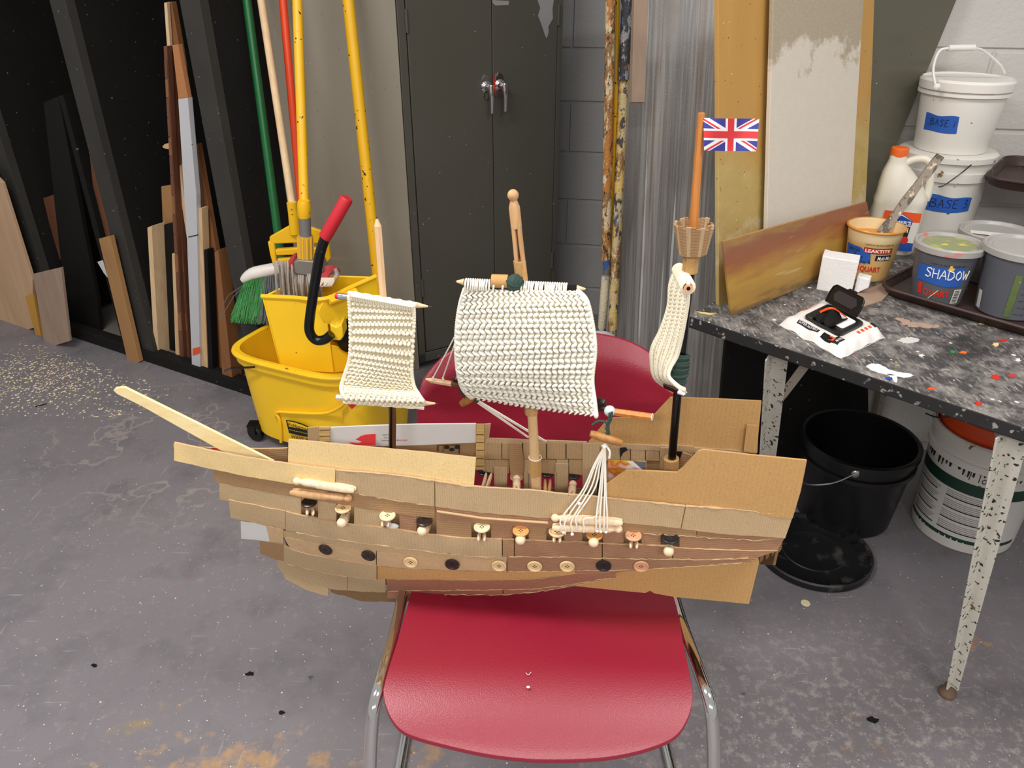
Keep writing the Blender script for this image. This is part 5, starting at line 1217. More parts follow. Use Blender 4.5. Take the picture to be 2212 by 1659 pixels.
m2 = MB(); t0, t1 = shp(996,873,-.048), shp(1028,853,-.048); m2.tube([t0, t0.lerp(t1,.1), t0.lerp(t1,.5), t0.lerp(t1,.9), t1], [.005,.006,.0075,.006,.005], 12); build('toggle', m2, MT['toggle_wood'], ship, smooth=50)
m2 = MB(); m2.tube([shp(992,838,-.04), shp(1003,858,-.045)], .002, 6); m2.ball(shp(1029,866,-.05), .004); build('green_twine', m2, MT['green_twine'], ship)
for (a, b) in (((935,817),(985,722)),((956,818),(982,744)),((984,822),(989,806))):
    m2 = MB(); m2.tube([shp(a[0], a[1], -.04), shp(b[0], b[1], 0.0)], .0011, 6); m2.tube([shp(a[0],a[1]-3,-.034), shp(a[0]+2,a[1]+2,-.034), shp(a[0]+2,a[1]+8,-.036)], .0016, 5); build('brace_line', m2, MT['string'], ship)
# ------------------------------------------------------------------ work table and what stands on it
TZ = .78
T1 = V((.715, -.699, 0)).normalized(); TN = V((.70, .715, 0)).normalized()
TC = az(1485, 681, TZ)
tb = thing('work_table', 'black paint-splattered work table on chipped white metal legs', 'table', (TC.x+.5, TC.y, 0))
def tpt(a, b, z): return V((TC.x, TC.y, 0)) + T1*a + TN*b + V((0,0,z))
def tbox(mb, a0, a1, b0, b1, z0, z1): mb.hexa([tpt(a0,b0,z0), tpt(a1,b0,z0), tpt(a1,b1,z0), tpt(a0,b1,z0), tpt(a0,b0,z1), tpt(a1,b0,z1), tpt(a1,b1,z1), tpt(a0,b1,z1)])
mb = MB(); tbox(mb, 0, 1.55, 0, .86, TZ-.028, TZ); mb.m = [1,0,1,1,1,1]; build('tabletop', mb, [MT['table'], plain('table_edge', L(34,33,34), .6, var=.4, vs_=20, bump=.3, speck=[(L(150,146,140), 70, .64, .70)])], tb, bev=.003)
def angle_leg(name, top, foot, mat, w=.034, sa=None, taper=.7):
    top = V(top); foot = V(foot); d = (foot-top).normalized(); s1 = (sa - d*sa.dot(d)).normalized(); s2 = d.cross(s1)
    mb = MB()
    for (u_, v_) in ((s1, s2), (s2, s1)):
        a = [top, top + u_*w, top + u_*w + v_*.0035, top + v_*.0035]; w2 = w*taper; b = [foot, foot + u_*w2, foot + u_*w2 + v_*.0035, foot + v_*.0035]
        mb.hexa(a + b)
    return build(name, mb, MT[mat], tb, smooth=0, bev=.0012, bseg=2)
ft = V((.985, 1.183, .02)); tp = az(2176, 925, TZ-.03)
lg = angle_leg('leg', tp, ft + V((0,0,.012)), 'leg_white', .037, V((.55,-.83,0)), .5)
mb = MB(); mb.lathe([(0,0),(.017,0),(.019,.006),(.018,.012),(.013,.018),(.0115,.03),(0,.03)], (ft.x, ft.y, 0), 18); build('foot', mb, MT['rust_foot'], lg)
mb = MB(); mb.beam(az(2163,920,TZ-.03), az(2168,1010,TZ-.22) , .022, .004, V((1,0,0))); build('leg_gusset', mb, MT['leg_grey'], tb)
l2t = az(1668, 752, TZ-.03); l2f = az(1652, 960, .42); d2 = (l2f - l2t); l2f = l2t + d2*(( .02 - l2t.z)/d2.z)
angle_leg('leg', l2t, l2f, 'leg_white', .036, V((.75,-.6,0)), .7)
mb = MB(); mb.beam(az(1748, 778, TZ-.03), l2t + d2*.60 + V((.01,0,0)), .018, .004, V((.7,-.7,0))); build('brace', mb, MT['leg_grey'], tb)
l3t, l3m = ay(1895,825,2.06), ay(1876,930,2.10); l3f = l3t + (l3m-l3t)*((.01-l3t.z)/(l3m.z-l3t.z)); l3t = l3t + (l3t-l3m)*((TZ-.03-l3t.z)/(l3t.z-l3m.z))
angle_leg('leg', l3t, l3f, 'leg_grey', .036, V((.7,-.7,0)), .8)
mb = MB(); tbox(mb, .1, 1.4, .30, .32, TZ-.06, TZ-.029); tbox(mb, .1, 1.4, .78, .80, TZ-.06, TZ-.029); build('apron_rail', mb, MT['leg_grey'], tb)
def splat(name, pts, mat, label=None, amp=2.0, seed=1):
    r_ = random.Random(seed); P = smooth_path([(x, y, 0) for x, y in pts + [pts[0]]], 44)[:-1]
    mb = MB(); mb.prism([az(p.x + r_.gauss(0, amp), p.y + r_.gauss(0, amp*.35), TZ+.0003) for p in P], V((0,0,.0007))); o = build(name, mb, mat, tb, smooth=0)
    if label: o['label'] = label
splat('white_spill', [(1868,792),(1885,786),(1905,790),(1926,800),(1950,806),(1973,810),(1960,816),(1930,812),(1906,808),(1884,800)], MT['flag_white'], 'spilled white paint at the table edge', 1.2, 2)
splat('white_drip', [(1915,808),(1935,812),(1938,826),(1931,824),(1925,816)], MT['flag_white'], None, .6, 3)
splat('white_spill', [(1938,736),(1955,729),(1978,731),(1985,736),(1970,741),(1950,741)], MT['card_white'], None, 1.5, 4)
splat('peach_smear', [(1935,690),(1952,688),(1975,697),(2005,700),(2030,705),(2008,709),(1970,706),(1950,701)], plain('peach', L(176,150,132), .7, var=.3, vs_=60), None, 3.0, 5)
splat('yellow_smear', [(1500,671),(1520,674),(1548,677),(1535,680),(1510,676)], plain('pale_yellow', L(226,206,130), .7), None, 1.0, 6)
for k, (x, y, w_, h_, c_) in enumerate([(2010,840,9,3,'label_orange'),(2112,872,8,4,'red_ink'),(2150,815,10,5,'red_ink'),(2080,762,9,3,'cap_orange'),(2150,745,7,4,'card_yellow'),(2165,736,9,3,'red_ink'),(1920,818,8,3,'label_blue'),(2058,760,6,3,'bristle_green'),(2185,812,10,4,'red_band'),(2040,800,12,3,'label_grey'),(1990,768,5,3,'flag_white'),(2198,778,6,3,'flag_white'),(2120,700,5,2,'card_yellow')]):
    splat('paint_spot', [(x-w_,y),(x-w_*.3,y-h_),(x+w_*.6,y-h_*.8),(x+w_,y+h_*.2),(x+w_*.2,y+h_)], MT[c_], None, 1.2, 20+k)
# ---- boards standing behind / on the table
def standing(name, label, poly, Yplane, nrm, th, mat, cat='board', group=None, lean=0.0, edge=None):
    n = V(nrm).normalized(); mb = MB(); mb.prism([apl(x, y, Yplane, n) for x, y in poly], -n*th if n.y < 0 else n*th)
    o = build(name, mb, MT[mat], smooth=0, bev=.0008, bseg=1); tag(o, label, cat, group); return o
# streaked dark board on the floor behind the table
nS = V((-.06, -1, .24)).normalized(); pS = V((.45, 2.55, .6))
standing('streaked_board', 'tall grey streaked and paint-dripped board standing on the floor behind the table', [(1355,-120),(1571,-120),(1571,0),(1574,560),(1579,700),(1560,862),(1540,960),(1305,960),(1300,800),(1330,500),(1345,300),(1352,0)], pS, nS, .012, 'streak')
nA = V((.6, -.8, .14)).normalized(); pA = az(1553, 662, TZ)
standing('ochre_board', 'narrow ochre mottled panel standing on the table left of the beige panel', [(1551,-120),(1672,-120),(1670,0),(1665,200),(1656,560),(1656,640),(1557,665),(1553,662),(1552,400)], pA + V((-.002,.003,0)), nA, .010, 'ochre_panel')
pB = pA + V((.012,-.016,0))
standing('ochre_board', 'ochre mottled panel mostly hidden behind the beige panel', [(1740,-120),(1892,-120),(1889,0),(1884,150),(1876,320),(1868,480),(1740,560)], pA + V((-.012,.016,0)), nA, .008, 'ochre_panel')
standing('beige_board', 'tall beige panel with rough sandy coating at its top', [(1676,-120),(1868,-120),(1866,0),(1858,130),(1850,260),(1838,470),(1656,575),(1657,480),(1663,260),(1671,0)], pB, nA, .010, 'beige_panel')
pL0, pL1 = az(1585,681,TZ), az(1840,572,TZ); nL = (pL1-pL0).cross(Z).normalized()
if nL.y > 0: nL = -nL
nL = (nL + Z*.10).normalized()
standing('painted_board', 'long ochre board with painted brown streaks leaning low on the table', [(1562,521),(1700,482),(1873,436),(1876,452),(1880,470),(1878,555),(1840,573),(1700,634),(1587,681),(1580,680)], pL0 + V((.006,-.008,0)), nL, .006, 'landscape')
# glossy grey sheet between the panels and the white wall
r0, r1 = V((1.0, 2.10, TZ+.002)), V((1.10, 2.06, 1.46)); du_ = V((-.80,-.30,0)).normalized()
q0 = apl(1880, 450, V((1.03,2.15,0)), V((.2,-1,0))); q1 = apl(2070, -10, V((1.03,2.15,0)), V((.2,-1,0))); dd = (q1-q0); q1 = q0 + dd*1.5; q0 = q0 - dd*((q0.z - TZ - .002)/dd.z)
mb = MB(); w_ = V((-.86,-.10,0))*.42; mb.prism([q0, q1, q1 + w_, q0 + w_], V((-.05,.99,0))*.004)
tag(build('grey_sheet', mb, MT['sheet_grey'], smooth=0), 'glossy dark grey sheet leaning between the panels and the white block wall', 'sheet')
# ---- paint poles and stick leaning by the streaked board
def pole(name, label, pts, r, mat, mats=None, cat='pole'):
    mb = MB(); mb.tube([ay(x, y, Y) for x, y, Y in pts], r, 14); o = build(name, mb, MT[mat], smooth=40); return tag(o, label, cat)
ep = thing('extension_pole', 'paint-crusted extension pole with black roller thread and yellow-white lower sleeve', 'pole', V((.28, 2.5, 0)))
mb = MB(); mb.tube([ay(1323,-140,2.58), ay(1319,0,2.56), ay(1309,555,2.46), ay(1308,563,2.46)], .0150, 14); build('upper_tube', mb, MT['crust_a'], ep)
mb = MB(); mb.tube([ay(1309,561,2.455), ay(1311,572,2.455), ay(1310,592,2.455)], [.0115,.0135,.0125], 14); build('blue_collar', mb, plain('blue_cap', L(60,92,160), .6, speck=[(L(110,110,108), 30, .5, .55)]), ep)
mb = MB()
for k in range(4): mb.lathe([(.0105,-.002),(.0125,0),(.0105,.002)], ay(1310,594+k*4.6,2.455), 14)
mb.tube([ay(1310,590,2.455), ay(1309,612,2.455)], .0105, 12); build('thread', mb, MT['leg_grey'], ep)
mb = MB(); mb.tube([ay(1308,598,2.45), ay(1305,640,2.45), ay(1300,706,2.44), ay(1299.5,711,2.44)], [.0135,.0145,.0140,.011], 14); build('lower_sleeve', mb, MT['crust_roller'], ep)
mb = MB(); mb.tube([ay(1302,710,2.44), ay(1302,728,2.44)], .0095, 12)
for k in range(3): mb.lathe([(.009,-.002),(.0115,0),(.009,.002)], ay(1302,713+k*5,2.44), 12)
build('black_thread', mb, MT['black_plastic'], ep)
pole('thin_yellow_pole', 'thin yellow stick squeezed between two paint-crusted poles', [(1336,-120,2.60),(1334,60,2.58),(1328,300,2.54),(1318,560,2.50),(1316,600,2.50)], .0062, 'yellow_fibre')
pole('crusted_pole', 'long paint-crusted pole standing right of the thin yellow stick', [(1358,-140,2.60),(1353,30,2.58),(1346,200,2.56),(1334,480,2.48),(1322,730,2.40),(1316,860,2.34)], .0158, 'crust_b')
m2 = MB(); m2.tube([ay(1357,-120,2.578), ay(1353,30,2.562), ay(1347,172,2.548)], .0172, 14); build('dark_paint_sleeve', m2, MT['crust_dark'], bpy.data.objects['crusted_pole'], label='dark paint-caked upper part')
mb = MB(); a_, b_ = ay(1386,-120,2.40), ay(1376,222,2.30); mb.beam(a_, b_, .041, .02, V((1,.25,0)))
tag(build('wood_stick', mb, MT['ply_grey'], bev=.001), 'plain wooden stick hanging in front of the streaked board', 'stick')
# white fan guard seen above the chair back
fc = ay(1296, 762, 2.30); fan = thing('floor_fan', 'white round wire guard standing on the floor behind the chair', 'fan', (fc.x, fc.y, 0))
nf = V((0,-1,.35)).normalized()
mb = MB(); e1_ = V((1,0,0)); e2_ = nf.cross(e1_).normalized(); R_ = .062
mb.tube([fc + (e1_*math.cos(a) + e2_*math.sin(a))*R_ for a in [k*2*math.pi/40 for k in range(41)]], .013, 10, cap=False); build('guard_ring', mb, MT['fan_white'], fan)
mb = MB(); mb.lathe([(0,0),(R_*.95,0)], fc - nf*.02, 30, nf); build('dark_back', mb, MT['black_plastic'], fan)
for k in range(-3, 4):
    for d_ in (e1_*.7+e2_*.7, e1_*.7-e2_*.7):
        o_ = nf.cross(d_)*(k*.017); h_ = math.sqrt(max(0, R_**2 - (k*.017)**2)); mb = MB(); mb.tube([fc + o_ - d_*h_, fc + o_ + d_*h_], .0017, 6); build('guard_wire', mb, MT['fan_white'], fan)
mb = MB(); mb.tube([V((fc.x, fc.y+.02, 0)), V((fc.x, fc.y+.02, fc.z-.05))], .03, 14); mb.lathe([(0,0),(.09,0),(.085,.02),(.03,.03),(0,.03)], (fc.x, fc.y+.02, 0), 20); build('stand', mb, MT['fan_white'], fan)

# black sheet standing under the far end of the table
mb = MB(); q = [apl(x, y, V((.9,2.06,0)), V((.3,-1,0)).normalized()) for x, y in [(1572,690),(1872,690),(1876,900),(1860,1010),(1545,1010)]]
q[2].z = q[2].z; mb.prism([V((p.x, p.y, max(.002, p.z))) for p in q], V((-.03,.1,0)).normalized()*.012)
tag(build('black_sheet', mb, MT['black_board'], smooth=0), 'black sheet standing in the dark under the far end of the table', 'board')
# ------------------------------------------------------------------ pails, jug, cups, tray on the table
def wrapper(c, rfun, z0, a0, off=.0008):
    """lettering wrapped on a vertical round wall: x metres along, y metres up from z0, starting at angle a0 (0 = toward camera)"""
    vdir = V((CAM.x - c.x, CAM.y - c.y, 0)).normalized(); base = math.atan2(vdir.y, vdir.x)
    def f(x, y):
        r = rfun(z0 + y) + off; a = base + a0 + x/r
        return V((c.x + r*math.cos(a), c.y + r*math.sin(a), z0 + y))
    return f
def wrap_patch(mb, f, poly_fn, n=24):   # poly_fn(t)->(x, ylow, yhigh)
    mb.grid(lambda u, v: f(poly_fn(u)[0], lerp(poly_fn(u)[1], poly_fn(u)[2], v)), n, 4)
def rim_prof(rb, rt, h, lip=.004, wall=.0022):
    return [(rb*.96,0),(rb,.003),(rt,h-.012),(rt+lip,h-.012),(rt+lip,h-.002),(rt+lip*.5,h),(rt-wall,h-.001),(rb-wall,.006),(0,.005)]
BX, BY = 1.152, 2.075
# BASE 3 bucket
b3 = thing('paint_bucket', 'larger white bucket with BASE 3 on blue tape standing behind the glue jug', 'bucket', (BX, BY, TZ))
rb3 = lambda z: lerp(.100, .113, clamp((z-TZ)/.235))
mb = MB(); mb.lathe([(.098,0),(.100,.003),(.110,.175),(.1165,.176),(.1165,.198),(.110,.199),(.112,.222),(.119,.223),(.119,.236),(.113,.240),(.104,.241),(0,.239)], (BX,BY,TZ), 44); build('bucket_body', mb, MT['white_dirty'], b3, smooth=30)
f = wrapper(V((BX,BY,0)), rb3, TZ+.098, -.22)
mb = MB(); wrap_patch(mb, f, lambda t: (t*.118, 0.004 - .004*math.sin(t*3), .046 - .008*t + .002*math.sin(t*9))); t3 = build('tape_label', mb, MT['blue_tape'], b3, label='blue masking tape reading BASE 3')
mb = MB(); f2 = wrapper(V((BX,BY,0)), rb3, TZ+.111, -.08, .0014); hand_text(mb, 'BASE 3', .022, f2, .0008); build('handwriting', mb, MT['marker_ink'], t3)
mb = MB(); mb.tube(smooth_path([ay(2098,356,1.945), ay(2075,375,1.93), ay(2040,400,1.93), ay(2027,404,1.935)], 14), .0016, 6); build('wire_bail', mb, MT['dark_wire'], b3)
# BASE 1 pail
Z1 = TZ + .2415; B1X, B1Y = 1.150, 2.07
b1 = thing('paint_pail', 'smaller white pail with BASE 1 on blue tape stacked on the larger bucket', 'pail', (B1X, B1Y, Z1))
rb1 = lambda z: lerp(.086, .100, clamp((z-Z1)/.16))
mb = MB(); mb.lathe([(.084,0),(.086,.003),(.099,.138),(.108,.139),(.108,.146),(.100,.147),(.101,.162),(0,.162)], (B1X,B1Y,Z1), 44); build('pail_body', mb, MT['white_plastic'], b1, smooth=30)
mb = MB(); mb.lathe([(.100,.150),(.108,.151),(.109,.170),(.104,.176),(.098,.172),(0,.171)], (B1X,B1Y,Z1), 44); build('pail_lid', mb, MT['white_plastic'], b1, smooth=30)
mb = MB(); f = wrapper(V((B1X,B1Y,0)), lambda z: .1012, Z1+.1495, -.25); wrap_patch(mb, f, lambda t: (t*.095, 0, .005 + .002*math.sin(t*14))); build('rust_stain', mb, plain('rust_orange', L(160,108,44), .7, var=.3, vs_=80), b1)
f = wrapper(V((B1X,B1Y,0)), rb1, Z1+.052, -.86); mb = MB(); wrap_patch(mb, f, lambda t: (t*.086, .001*math.sin(t*7), .041 + .002*math.sin(t*8+1))); t1_ = build('tape_label', mb, MT['blue_tape'], b1, label='blue masking tape reading BASE 1')
f2 = wrapper(V((B1X,B1Y,0)), rb1, Z1+.068, -.66, .0014); mb = MB(); hand_text(mb, 'BASE 1', .0155, f2, .0006); build('handwriting', mb, MT['marker_ink'], t1_)
mb = MB(); hp_ = [ay(2022,190,2.00), ay(2016,150,2.02), ay(2028,112,2.03), ay(2052,104,2.03), ay(2103,104,2.03), ay(2128,112,2.04), ay(2160,140,2.05), ay(2170,158,2.06)]; mb.tube(smooth_path(hp_, 40), .0032, 8); hd = build('bail', mb, MT['white_plastic'], b1)
mb = MB(); mb.tube([ay(2048,104,2.03), ay(2105,103,2.03)], .0075, 12); build('grip', mb, MT['white_plastic'], hd)
mb = MB(); mb.ball(ay(2024,188,1.995), .009, .006, .009); build('bail_ear', mb, MT['white_plastic'], b1)
# glue jug
JX, JY = 1.0, 1.962
jug = thing('glue_jug', 'ivory gallon glue jug with orange cap and orange and blue label', 'jug', (JX, JY, TZ))
JR = V((.93, -.37, 0)).normalized(); JN = V((.37, .93, 0))
def jring(w, d, z, ox=0.0, e=2.6, n=32):
    out = []
    for k in range(n):
        a = 2*math.pi*k/n; c, s_ = math.cos(a), math.sin(a)
        out.append(V((JX, JY, TZ+z)) + JR*(ox + w/2*math.copysign(abs(c)**(2/e), c)) + JN*(d/2*math.copysign(abs(s_)**(2/e), s_)))
    return out
mb = MB(); mb.loft([jring(.112,.088,0), jring(.122,.096,.006), jring(.126,.098,.06), jring(.124,.096,.125), jring(.127,.099,.135), jring(.122,.094,.150), jring(.100,.078,.180,-.010), jring(.074,.06,.205,-.020), jring(.052,.046,.222,-.026), jring(.042,.042,.232,-.028), jring(.040,.040,.246,-.028)])
jb = build('jug_body', mb, MT['ivory_plastic'], jug, smooth=60)
mb = MB(); hh = [(-.012,.226),(.010,.238),(.034,.240),(.050,.226),(.056,.195),(.060,.160),(.058,.140)]
mb.tube(smooth_path([V((JX,JY,TZ+z)) + JR*x for x, z in hh], 26), .0095, 12); build('jug_handle', mb, MT['ivory_plastic'], jug)
mb = MB(); mb.lathe([(0,0),(.021,0),(.0215,.003),(.021,.019),(.019,.021),(0,.021)], V((JX,JY,TZ+.244)) + JR*-.028, 28); build('jug_cap', mb, MT['cap_orange'], jug, smooth=40)
def jf(x, z, off=.0): return V((JX, JY, TZ+z)) + JR*(x + .008) - JN*(.0496 + off)
def jpoly(name, pts, mat, off, parent, th=.0004): m = MB(); m.prism([jf(x, z, off) for x, z in pts], JN*-th); return build(name, m, MT[mat], parent, smooth=0)
lab = jpoly('label', [(-.040,.018),(.042,.018),(.044,.118),(-.042,.118)], 'label_white', .0, jug); lab['label'] = 'white glue label with orange band and blue foot'
jpoly('label_band', [(-.042,.094),(.044,.094),(.044,.118),(-.042,.118)], 'label_orange', .0006, lab); jpoly('label_foot', [(-.040,.018),(.042,.018),(.042,.040),(-.040,.040)], 'label_blue', .0006, lab)
jpoly('label_badge', [(-.027,.086),(.027,.086),(.027,.098),(.014,.106),(.0,.113),(-.014,.106),(-.027,.098)], 'label_blue', .0012, lab); jpoly('label_badge_edge', [(-.027,.0965),(.0,.112),(.027,.0965),(.0,.108)], 'label_white', .0017, lab)
jpoly('label_box', [(-.029,.046),(.024,.046),(.026,.082),(-.027,.082)], 'tag_ink', .001, lab)
m = MB(); m.lathe([(0,0),(.010,0),(.010,.0005),(0,.0005)], jf(.018,.046,.0016), 18, -JN); build('label_seal', m, MT['red_ink'], lab, smooth=0)
for (tx, x, z, w_, h_, mt, off, bo) in (("ELMER'S", -.025, .0875, .050, .0075, 'flag_white', .0020, .02), ('School', -.018, .066, .040, .012, 'flag_white', .0018, .01), ('Glue', -.014, .050, .028, .012, 'flag_white', .0018, .01), ('Washable No Run', -.025, .0775, .048, .003, 'label_orange', .0018, 0)):
    m = MB(); b0 = jf(x, z, off); put_text(m, tx, w_, lambda a, b: b0 + JR*a + V((0,0,b)), bold=bo, h=h_); build('label_lettering', m, MT[mt], lab, smooth=0)
# second white jug at the right edge
mb = MB(); JX0, JY0 = JX, JY; JX, JY = 1.47, 1.98
mb.loft([jring(.15,.12,0), jring(.16,.13,.01), jring(.16,.13,.18), jring(.14,.11,.22), jring(.07,.06,.28,-.02), jring(.05,.05,.30,-.03)]); sj = thing('white_jug', 'plain white plastic jug at the right edge behind the raised tray', 'jug', (JX, JY, TZ))
build('jug_body', mb, MT['ivory_plastic'], sj, smooth=60); mb = MB(); mb.tube(smooth_path([V((JX,JY,TZ+z)) + JR*x for x, z in [(-.015,.27),(-.05,.26),(-.075,.22),(-.078,.17)]], 14), .011, 10); build('jug_handle', mb, MT['ivory_plastic'], sj); mb = MB(); mb.lathe([(0,0),(.024,0),(.024,.02),(0,.02)], V((JX,JY,TZ+.298)) + JR*-.03, 20); build('jug_cap', mb, MT['white_plastic'], sj)
JX, JY = JX0, JY0
# quart cups
def cup(nm, label, c, z0, rb, rt, h, wall, lid=None, fill=None):
    t = thing(nm, label, 'paint cup', (c[0], c[1], z0)); C3 = (c[0], c[1], z0)
    mb = MB(); mb.lathe([(rb*.95,0),(rb,.003),(lerp(rb,rt,.80),h*.80),(lerp(rb,rt,.82),h*.805),(rt*.985,h*.985),(rt*1.04,h*.985),(rt*1.05,h),(rt*1.0,h*1.005),(rt*.97,h*.99),(rb*.97,.008),(0,.008)], C3, 44); build('cup_wall', mb, MT[wall] if isinstance(wall, str) else wall, t, smooth=30)
    if lid:
        mb = MB(); mb.lathe([(rt*1.045,h-.010),(rt*1.085,h-.009),(rt*1.09,h+.003),(rt*1.05,h+.006),(rt*.99,h+.005),(rt*.96,h-.001),(rt*.86,h-.001),(rt*.82,h+.001),(0,h+.001)], C3, 44); build('cup_lid', mb, MT[lid] if isinstance(lid, str) else lid, t, smooth=30)
    if fill:
        mb = MB(); mb.lathe([(0,h*.79),(rt*.93,h*.79),(rt*.93,h*.80),(0,h*.80)], C3, 40); build('paint_fill', mb, MT[fill] if isinstance(fill, str) else fill, t)
    vdir = V((-c[0], -c[1], 0)).normalized()
    def rf(z): return lerp(rb, rt, clamp((z-z0)/h))
    return t, rf
def cup_text(t, c, rf, z, a0, tx, w_, h_, mat, bold=0.0, shear=0.0, off=.0010):
    mb = MB(); put_text(mb, tx, w_, wrapper(V((c[0],c[1],0)), rf, z, a0, off), bold, shear, h_); return build('lettering', mb, MT[mat] if isinstance(mat, str) else mat, t, smooth=0)
ta = NT('amber_plastic'); za = ta.sep()[2]
ca = ta.mix(ta.thr(ta.math('ADD', za, ta.math('MULTIPLY', ta.noise(30, 3), .012)), .100, .104), ta.mix(ta.noise(30, 4), L(206,164,98), L(222,182,118)), ta.mix(ta.noise(40, 4), L(222,196,146), L(232,212,170)))
amber = ta.fin(ca, .4); amber_in = plain('amber_paint', L(206,140,50), .35, var=.1)
c = (.864, 1.775); lk, rf = cup('quart_cup', 'amber-stained quart mixing cup with wooden stir stick and blue tape label', c, TZ, .049, .0625, .126, amber, None, amber_in)
mb = MB(); mb.tube([V((c[0]+math.cos(a)*.0640, c[1]+math.sin(a)*.0640, TZ+.1245)) for a in [k*2*math.pi/40 for k in range(41)]], .0030, 8, cap=False); build('stained_rim', mb, amber_in, lk)
cup_text(lk, c, rf, TZ+.094, -.28, '1 quart to top line inside rim', .068, .0042, 'tag_ink')
mb = MB(); f = wrapper(V((c[0],c[1],0)), rf, TZ+.073, -.26); wrap_patch(mb, f, lambda t: (t*.066, .001, .0145)); build('logo_plate', mb, MT['tag_ink'], lk); mb = MB(); f = wrapper(V((c[0],c[1],0)), rf, TZ+.0743, -.24, .0013); wrap_patch(mb, f, lambda t: (t*.0635, .001, .012)); build('logo_red', mb, MT['red_ink'], lk)
cup_text(lk, c, rf, TZ+.077, -.20, 'LEAKTITE', .057, .0075, 'flag_white', .02, 0, .0018)
mb = MB(); f = wrapper(V((c[0],c[1],0)), rf, TZ+.057, .24); wrap_patch(mb, f, lambda t: (t*.038, 0, .0135)); build('mix_plate', mb, MT['tag_ink'], lk)
cup_text(lk, c, rf, TZ+.059, .32, 'Multi-Mix', .032, .009, 'flag_white', .01, .2, .0016)
cup_text(lk, c, rf, TZ+.028, -.50, '1', .009, .021, 'red_ink', .05); cup_text(lk, c, rf, TZ+.028, -.28, 'QUART', .046, .0125, 'red_ink', .03)
mb = MB(); f = wrapper(V((c[0],c[1],0)), rf, TZ+.046, -1.10, .0016); wrap_patch(mb, f, lambda t: (t*.066, .002 + .002*math.sin(t*9), .040 - .012*sstep((t-.6)/.3))); tp_ = build('tape_label', mb, MT['blue_tape'], lk, label='blue masking tape with handwriting')
for (tx, z, a0, h_) in (('WASH', .073, -.88, .009), ('Faux', .0605, -.62, .009), ('Wood step II', .049, -.78, .0075)):
    mb = MB(); hand_text(mb, tx, h_, wrapper(V((c[0],c[1],0)), rf, TZ+z, a0, .0022), .0005); build('handwriting', mb, MT['marker_ink'], tp_)
s0, s1_ = ay(1925,478,1.80), ay(2033,336,1.835); ss = thing('stir_stick', 'paint-crusted wooden stir stick leaning in the amber cup', 'stick', s0)
mb = MB(); P = resample([s0 - (s1_-s0)*.25, s0, s1_], 14); sd_ = (s1_-s0).cross(ray(1980,400)).normalized()
mb.grid(lambda u, v: P[int(round(v*13))] + sd_*((u-.5)*(.019 + .002*math.sin(v*17))) , 3, 13, V((0,.005,0))); build('paddle', mb, MT['stick_grey'], ss, smooth=0)
# SHADOW cup
greyp = plain('grey_cup', L(92,94,100), .35, var=.1, vs_=20); c = (.955, 1.615)
sh, rf = cup('quart_cup', 'grey paint quart cup with white SHADOW lettering on blue tape', c, TZ+.006, .052, .0655, .128, greyp, 'clear_lid')
mb = MB(); mb.lathe([(0,.1285),(.053,.1285),(.052,.1302),(0,.1304)], (c[0],c[1],TZ+.006), 40); build('lid_paint', mb, MT['green_lid_paint'], sh)
cup_text(sh, c, rf, TZ+.103, -.42, '1 quart to top line inside rim', .072, .0042, 'tag_ink')
mb = MB(); f = wrapper(V((c[0],c[1],0)), rf, TZ+.056, -.86, .0014); wrap_patch(mb, f, lambda t: (t*.100, .002 + .002*math.sin(t*7), .046 - .006*(1-t))); tp_ = build('tape_label', mb, MT['blue_tape'], sh, label='blue masking tape reading SHADOW')
mb = MB(); hand_text(mb, 'SHADOW', .021, wrapper(V((c[0],c[1],0)), rf, TZ+.073, -.50, .0022), .0011, .16); build('handwriting', mb, MT['white_ink'], tp_)
cup_text(sh, c, rf, TZ+.031, -.72, '1', .010, .023, 'red_ink', .05); cup_text(sh, c, rf, TZ+.031, -.48, 'QUART', .054, .0135, 'red_ink', .03)
mb = MB(); f = wrapper(V((c[0],c[1],0)), rf, TZ+.016, .62, .0012); wrap_patch(mb, f, lambda t: (t*.018, 0, .034)); bc = build('barcode', mb, MT['label_white'], sh)
for k in range(12):
    mb = MB(); f = wrapper(V((c[0],c[1],0)), rf, TZ+.018 + k*.0025, .66, .0017); wrap_patch(mb, f, lambda t: (t*.012, 0, .0008 + (k % 3)*.0004), 4); build('bar', mb, MT['tag_ink'], bc, smooth=0)
mb = MB(); f = wrapper(V((c[0],c[1],0)), rf, TZ+.012, -.36, .0018); mb.tube([f(0,0), f(.012,.018), f(.024,.034)], .0009, 5); build('straw_bit', mb, MT['card_yellow'], sh)
mb = MB(); f = wrapper(V((c[0],c[1],0)), rf, TZ+.094, .16, .0016); mb.prism([f(*p) for p in ((0,0),(.012,.0),(.013,.006),(.008,.008),(.007,.012),(.003,.012),(.002,.006))], V((0,-.0004,0))); build('yellow_drip', mb, plain('butter', L(226,190,96), .6), sh)
